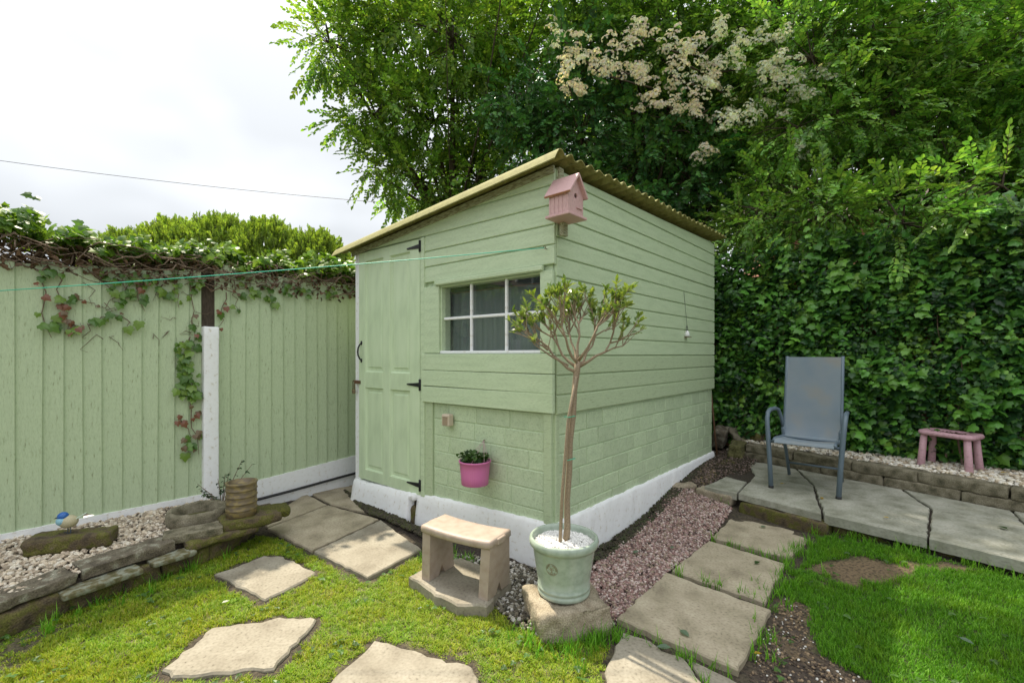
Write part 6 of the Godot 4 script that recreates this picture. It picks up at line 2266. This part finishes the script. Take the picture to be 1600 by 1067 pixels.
func build_wall_things() -> void:
	# outdoor switch box
	var o := thing("switch_box", "small beige outdoor switch box on the painted brick below the window", "switch", SHED + front * Vector3(-0.896, 0.775, 0.018), -0.6806)
	part(o, "case", box(0.078, 0.085, 0.05, 0.006), M.box_beige, shift(0, 0, 0.025))
	part(o, "cover", box(0.05, 0.056, 0.004, 0.001), M.box_inner, shift(0.0, -0.004, 0.051))
	part(o, "rim", box(0.062, 0.006, 0.008, 0.001), M.box_beige, shift(0.0, 0.028, 0.052))
	# hanging pink bucket
	var pos := SHED + front * Vector3(-0.543, 0.39, 0.125)
	var p := thing("hanging_planter", "bright pink ribbed bucket planter hanging on the brick wall", "planter", pos, -0.6806)
	var s := st_new(true)
	var rows := [[0.086, 0.0], [0.090, 0.002], [0.093, 0.05], [0.098, 0.10], [0.102, 0.147], [0.107, 0.149], [0.108, 0.157], [0.104, 0.160], [0.099, 0.156], [0.096, 0.10]]
	var n := 120
	for i in rows.size() - 1:
		for k in n:
			var c: Array = []
			for q: Array in [[i, k], [i, k + 1], [i + 1, k + 1], [i + 1, k]]:
				var a: float = TAU * q[1] / n
				var rib := 0.0016 * absf(sin(a * 20.0)) if q[0] > 0 and q[0] < 5 else 0.0
				var r: float = rows[q[0]][0] - rib
				c.append(Vector3(r * cos(a), rows[q[0]][1], -r * sin(a)))
			quad(s, c[0], c[1], c[2], c[3])
	part(p, "bucket", done(s), M.pink_plastic)
	part(p, "base", lathe([Vector2(0, 0.001), Vector2(0.088, 0.001), Vector2(0.088, 0.004), Vector2(0, 0.004)], 40), M.pink_plastic)
	part(p, "soil", lathe([Vector2(0.097, 0.135), Vector2(0.0, 0.14)], 24), M.soil_fill)
	var nail := Vector3(-0.02, 0.27, -0.11)
	for e: Array in [[-0.09, 0.155, -0.03], [0.09, 0.155, -0.03], [0.05, 0.155, 0.088], [-0.02, 0.156, -0.1], [0.102, 0.156, 0.02]]:
		part(p, "cord", tube([nail, nail.lerp(Vector3(e[0], e[1], e[2]), 0.5), Vector3(e[0], e[1], e[2])], [0.0013], 5), M.pale_pink)
	part(p, "nail", tube([nail + Vector3(0, 0, -0.03), nail + Vector3(0, 0.002, 0.006)], [0.003], 6), M.rust)
	var pl := thing("strawberry_plant", "small leafy plant growing in the pink hanging bucket", "plant", pos, -0.6806)
	var mesh: Array = []
	for c: Color in [Color(0.045, 0.105, 0.02), Color(0.065, 0.14, 0.025), Color(0.03, 0.075, 0.018)]:
		var lf := st_new(false)
		for k in 3:
			add_leaf(lf, Transform3D(Basis(Vector3.UP, (k - 1) * 1.15), Vector3.ZERO), 0.034, 0.030, shade(c, 0.85 + 0.15 * k), 0.35, 0.3)
		mesh.append(done(lf))
	var stalk := st_new(true)
	for i in 44:
		var a := rnd(0, TAU)
		var r := sqrt(rng.randf()) * 0.10
		var tip := Vector3(r * cos(a) - 0.012, 0.165 + rnd(0.0, 0.05) * (1.25 - r * 6.0), r * sin(a))
		add_tube(stalk, [Vector3(r * 0.4 * cos(a), 0.135, r * 0.4 * sin(a)), tip], [0.0015, 0.001], 4, false)
		part(pl, "leaf", mesh[i % 3], M.leaf, Transform3D(Basis.from_euler(Vector3(rnd(-0.3, 0.6), rnd(0, TAU), rnd(-0.4, 0.4))).scaled(Vector3.ONE * rnd(0.7, 1.15)), tip))
	part(pl, "stalks", done(stalk), M.leaf_stalk, Transform3D(), "", "stuff")
	# hook for the washing line
	var hk := thing("line_hook", "small metal hook at the shed corner holding the washing line", "hook", SHED + front * Vector3(-0.03, 1.895, 0.026), -0.6806)
	part(hk, "eye", tube([Vector3(0, 0, 0), Vector3(0, 0, 0.02), Vector3(0.008, 0.006, 0.028), Vector3(0.0, 0.012, 0.034), Vector3(-0.008, 0.004, 0.03), Vector3(0, -0.002, 0.024)], [0.002], 6), M.rust)
	# little hanging charm on the long wall
	var ch := thing("wall_charm", "tiny hanging charm on a thin cord on the long shed wall", "charm", SHED + side * Vector3(2.05, 1.42, 0.045), 0.8446)
	part(ch, "cord", tube([Vector3(-0.04, 0.42, -0.014), Vector3(0.0, 0.105, 0.0)], [0.0016], 5), M.wire_black)
	part(ch, "loop", tube([Vector3(-0.018, 0.05, 0), Vector3(-0.016, 0.085, 0), Vector3(0, 0.105, 0), Vector3(0.016, 0.085, 0), Vector3(0.018, 0.05, 0)], [0.003], 6), M.wire_black)
	part(ch, "body", lathe([Vector2(0, 0), Vector2(0.022, 0.002), Vector2(0.024, 0.02), Vector2(0.018, 0.045), Vector2(0.006, 0.056), Vector2(0, 0.058)], 14), M.white_paint)
	part(ch, "perch", box(0.06, 0.006, 0.05, 0.002), M.rust, shift(0.008, -0.006, 0.006))


func build_bed_ornaments() -> void:
	var st := thing("mossy_stone", "long moss-covered flat stone carrying the blue bird", "stone", at(-2.60, 0.150, 2.70), 0.42)
	part(st, "stone", rough_block(0.40, 0.095, 0.17, 221, 0.012, 0.022, Vector3i(18, 6, 9), 5.0), pick(M.mossy))
	# bird ornament
	var o := thing("bird_ornament", "painted bird ornament with a blue head standing on the mossy stone", "ornament", at(-2.615, 0.200, 2.675), 0.35)
	o.scale = Vector3.ONE * 0.88
	part(o, "body", ellipsoid(Vector3(0.052, 0.043, 0.042), Vector3(0.004, 0.078, 0)), M.bird_cream)
	part(o, "breast", ellipsoid(Vector3(0.036, 0.034, 0.0425), Vector3(-0.024, 0.088, 0.0)), M.bird_blue_pale)
	part(o, "head", ellipsoid(Vector3(0.030, 0.028, 0.029), Vector3(-0.022, 0.118, 0.006)), M.bird_blue)
	part(o, "beak", tube([Vector3(-0.045, 0.115, 0.014), Vector3(-0.064, 0.110, 0.02)], [0.006, 0.0008], 6), M.wire_black)
	part(o, "tail", rough_block(0.06, 0.008, 0.024, 231, 0.001, 0.004, Vector3i(4, 1, 3)), M.bird_tail, Transform3D(Basis(Vector3.BACK, 0.55), Vector3(0.072, 0.108, 0.0)))
	for e: float in [-0.014, 0.014]:
		part(o, "leg", tube([Vector3(0.008 + e, 0.045, e), Vector3(0.008 + e, 0.004, e), Vector3(-0.012 + e, 0.002, e)], [0.0025], 6), M.bird_leg)
	# hollow stone ring
	var ring := thing("stone_ring", "round hollow mossy stone planter in the gravel bed", "stone planter", at(-2.16, 0.105, 3.13), 0.0)
	var rg := st_new(true)
	var prof := [[0.125, 0.0], [0.178, 0.0], [0.185, 0.03], [0.183, 0.075], [0.172, 0.092], [0.152, 0.095], [0.142, 0.085], [0.135, 0.03]]
	for i in prof.size():
		var i2 := (i + 1) % prof.size()
		for k in 40:
			var c: Array = []
			for q: Array in [[i, k], [i, (k + 1) % 40], [i2, (k + 1) % 40], [i2, k]]:
				var a: float = TAU * q[1] / 40
				var r: float = prof[q[0]][0] + 0.008 * noise.get_noise_2d(cos(a) * 4.0, sin(a) * 4.0 + q[0] * 0.6)
				c.append(Vector3(r * cos(a), prof[q[0]][1] + 0.008 * noise.get_noise_2d(cos(a) * 3.0 + 7.0, sin(a) * 3.0), -r * sin(a)))
			quad(rg, c[0], c[1], c[2], c[3])
	part(ring, "ring", done(rg), pick(M.wall_stone))
	part(ring, "moss", lathe([Vector2(0.15, 0.02), Vector2(0.08, 0.028), Vector2(0.0, 0.024)], 24), M.moss_bright)
	# ribbed pot
	var tin := thing("ribbed_pot", "tall brown ribbed metal pot at the end of the stone edging", "plant pot", at(-1.845, 0.162, 3.10), 0.3)
	var pf: Array = [Vector2(0, 0), Vector2(0.106, 0.0), Vector2(0.106, 0.04)]
	for k in 4:
		var y := 0.045 + k * 0.05
		pf.append_array([Vector2(0.106, y), Vector2(0.111, y + 0.005), Vector2(0.111, y + 0.010), Vector2(0.106, y + 0.015), Vector2(0.106, y + 0.044)])
	pf.append_array([Vector2(0.112, 0.245), Vector2(0.112, 0.255), Vector2(0.098, 0.256), Vector2(0.098, 0.235), Vector2(0.0, 0.233)])
	part(tin, "can", lathe(pf, 40), M.brass, Transform3D(Basis().scaled(Vector3(0.87, 0.88, 0.87)), Vector3.ZERO))
	# dark little shrub behind the pot
	var sh := thing("young_shrub", "small dark-leaved shrub growing between the ribbed pot and the fence", "shrub", at(-2.17, 0.10, 3.40))
	var lm: Array = []
	for c: Color in [Color(0.022, 0.05, 0.022), Color(0.035, 0.075, 0.028), Color(0.05, 0.10, 0.03)]:
		var lf := st_new(false)
		add_leaf(lf, Transform3D(), 0.03, 0.02, c, 0.3, 0.2)
		lm.append(done(lf))
	var stems := st_new(true)
	for q: Array in [[-0.16, 0.16, 0.0], [-0.10, 0.13, 0.06], [0.02, 0.22, 0.0], [-0.02, 0.12, 0.08], [0.10, 0.30, -0.05], [0.16, 0.27, -0.06], [-0.04, 0.19, -0.02], [0.06, 0.24, 0.02], [-0.12, 0.10, 0.0]]:
		var tip := Vector3(q[0], q[1], q[2]) * 1.15
		add_tube(stems, [Vector3.ZERO, tip * 0.5 + Vector3(0, 0.02, 0), tip], [0.004, 0.003, 0.0015], 5, false)
		for i in 11:
			var f := rnd(0.4, 1.0)
			part(sh, "leaf", lm[rng.randi() % 3], M.ivy_leaf, Transform3D(Basis.from_euler(Vector3(rnd(-0.6, 0.6), rnd(0, TAU), rnd(-0.5, 0.5))), tip * f + Vector3(0, 0.02 * (1 - f), 0)))
	part(sh, "stems", done(stems), M.dead_stem, Transform3D(), "", "stuff")
	# black pipe along the foot of the fence
	var pp := thing("black_pipe", "thin black pipe running along the foot of the fence towards the shed", "pipe", fence_xf.origin, 0.8505)
	part(pp, "pipe", tube([Vector3(1.35, 0.02, 0.055), Vector3(1.7, 0.035, 0.06), Vector3(2.1, 0.055, 0.05), Vector3(2.6, 0.085, 0.055), Vector3(3.4, 0.12, 0.05)], [0.012], 8), M.wire_black)


func ellipsoid(r: Vector3, c: Vector3) -> ArrayMesh:
	var s := st_new(true)
	for i in 12:
		for k in 20:
			var q: Array = []
			for e: Array in [[i, k], [i, k + 1], [i + 1, k + 1], [i + 1, k]]:
				var a: float = PI * e[0] / 12.0 - PI / 2.0
				var b: float = TAU * e[1] / 20.0
				q.append(c + Vector3(cos(a) * cos(b), sin(a), -cos(a) * sin(b)) * r)
			if i == 0:
				tri(s, q[0], q[2], q[3])
			elif i == 11:
				tri(s, q[0], q[1], q[2])
			else:
				quad(s, q[0], q[1], q[2], q[3])
	return done(s)


func build_lines() -> void:
	var a := SHED + front * Vector3(-0.03, 1.897, 0.055)
	var b := fence_xf * Vector3(-0.198, 1.60, 0.03)
	var line: Array = []
	for i in 25:
		var f := i / 24.0
		line.append(a.lerp(b, f) + Vector3(0, -0.012 * 4.0 * f * (1.0 - f), 0))
	var o := thing("washing_line", "thin turquoise washing line strung from the fence to the shed corner", "washing line")
	part(o, "line", tube(line, [0.0026], 6), M.line_green)
	line = []
	for i in 31:
		var f := i / 30.0
		line.append(at(lerpf(-26.0, -1.4, f), lerpf(9.1, 6.05, f) - 0.35 * 4.0 * f * (1.0 - f), 15.0))
	o = thing("telephone_wire", "dark telephone wire crossing the sky above the hedge", "wire")
	part(o, "wire", tube(line, [0.009], 5), M.wire_black)


func build_rocks() -> void:
	var list := [
		["flat brown slab leaning on the rock pile beside the shed", [2.72, 0.34, 5.25], [0.36, 0.05, 0.30], [0.7, 0.5, 0.3], "wall_stone"],
		["mossy square rock at the front of the rock pile", [2.47, 0.21, 4.98], [0.28, 0.15, 0.16], [0.0, 0.9, 0.05], "moss_stone"],
		["rounded brown rock at the right of the rock pile", [2.80, 0.28, 5.12], [0.24, 0.22, 0.2], [0.0, 0.2, 0.1], "mossy"],
		["dark narrow rock at the left of the rock pile", [2.42, 0.30, 5.28], [0.20, 0.24, 0.16], [0.2, 0.9, 0.3], "coping"],
		["small pale rock on top of the rock pile", [2.66, 0.52, 5.42], [0.26, 0.10, 0.2], [0.1, 0.4, -0.2], "wall_stone"],
		["low mossy rock in the soil between shed and patio", [2.20, 0.10, 4.74], [0.28, 0.07, 0.14], [0.0, 0.3, 0.02], "mossy"],
	]
	var k := 240
	for a: Array in list:
		var o := thing("rock", a[0], "rock", at(a[1][0], a[1][1], a[1][2]), a[3][1], "rocks piled beside the shed")
		o.rotation = Vector3(a[3][0], a[3][1], a[3][2])
		part(o, "stone", rough_block(a[2][0], a[2][1], a[2][2], k, 0.02, 0.025, Vector3i(10, 6, 8), 5.0), pick(M[a[4]]) if M[a[4]] is Array else M[a[4]])
		k += 1
	var p := thing("rusty_rod", "thin rusty rod leaning against the far corner of the shed", "rod")
	part(p, "rod", tube([at(2.25, 0.10, 4.98), at(2.20, 0.95, 5.05)], [0.010], 8), M.rust)


func build_fallen_leaves() -> void:
	var list := [
		["round grey-green leaf lying on the pink gravel near the pot", 0.806, 2.955, -0.035, 0.055, "pale"],
		["small grey-green leaf lying on the pink gravel by the path", 1.063, 3.024, -0.035, 0.045, "pale"],
		["dark green leaf lying in the middle of a grey path slab", 1.504, 2.792, -0.030, 0.045, "dark"],
		["pale leaf lying on the largest grey path slab", 0.789, 2.078, -0.026, 0.055, "pale"],
		["pale leaf lying in the joint below the largest path slab", 0.662, 1.985, -0.030, 0.06, "pale"],
		["white petal-like leaf lying on the mossy lawn", -1.486, 2.358, -0.035, 0.035, "white"],
		["yellow leaf lying at the corner of the bare soil", 1.05, 1.94, -0.028, 0.035, "yellow"],
		["grey-green leaf lying at the back end of the garden path", 1.86, 3.36, -0.025, 0.05, "pale"],
		["yellow leaf lying on the patio slab beside the chair leg", 2.40, 3.52, 0.135, 0.04, "yellow"],
		["yellow leaf lying on the front of the patio", 2.55, 3.1, 0.137, 0.035, "yellow"],
		["ochre leaf lying on the patio under the chair", 2.33, 3.92, 0.134, 0.04, "yellow"],
		["yellow leaf lying on the white gravel by the pink stool", 3.95, 3.65, 0.30, 0.05, "yellow"],
		["dark green leaf lying near the right edge of the patio", 3.15, 2.92, 0.137, 0.06, "dark"],
		["dull green leaf lying on the long grass", 1.95, 1.95, 0.02, 0.05, "pale"],
	]
	var tone := {"pale": Color(0.17, 0.25, 0.17), "dark": Color(0.05, 0.10, 0.03), "white": Color(0.70, 0.69, 0.62), "yellow": Color(0.50, 0.33, 0.03)}
	for a: Array in list:
		var o := thing("fallen_leaf", a[0], "leaf", at(a[1], a[3] + 0.003, a[2]), rnd(0, TAU), "fallen leaves")
		var s := st_new(false)
		add_leaf(s, Transform3D(Basis(), Vector3(0, 0.003, -a[4] / 2.0)), a[4], a[4] * 0.62, tone[a[5]], 0.18, 0.06)
		part(o, "blade", done(s), M.leaf)
		part(o, "stalk", tube([Vector3(0, 0.003, -a[4] * 0.5), Vector3(0.004, 0.002, -a[4] * 0.85)], [0.0012, 0.0008], 5), M.leaf_stalk)
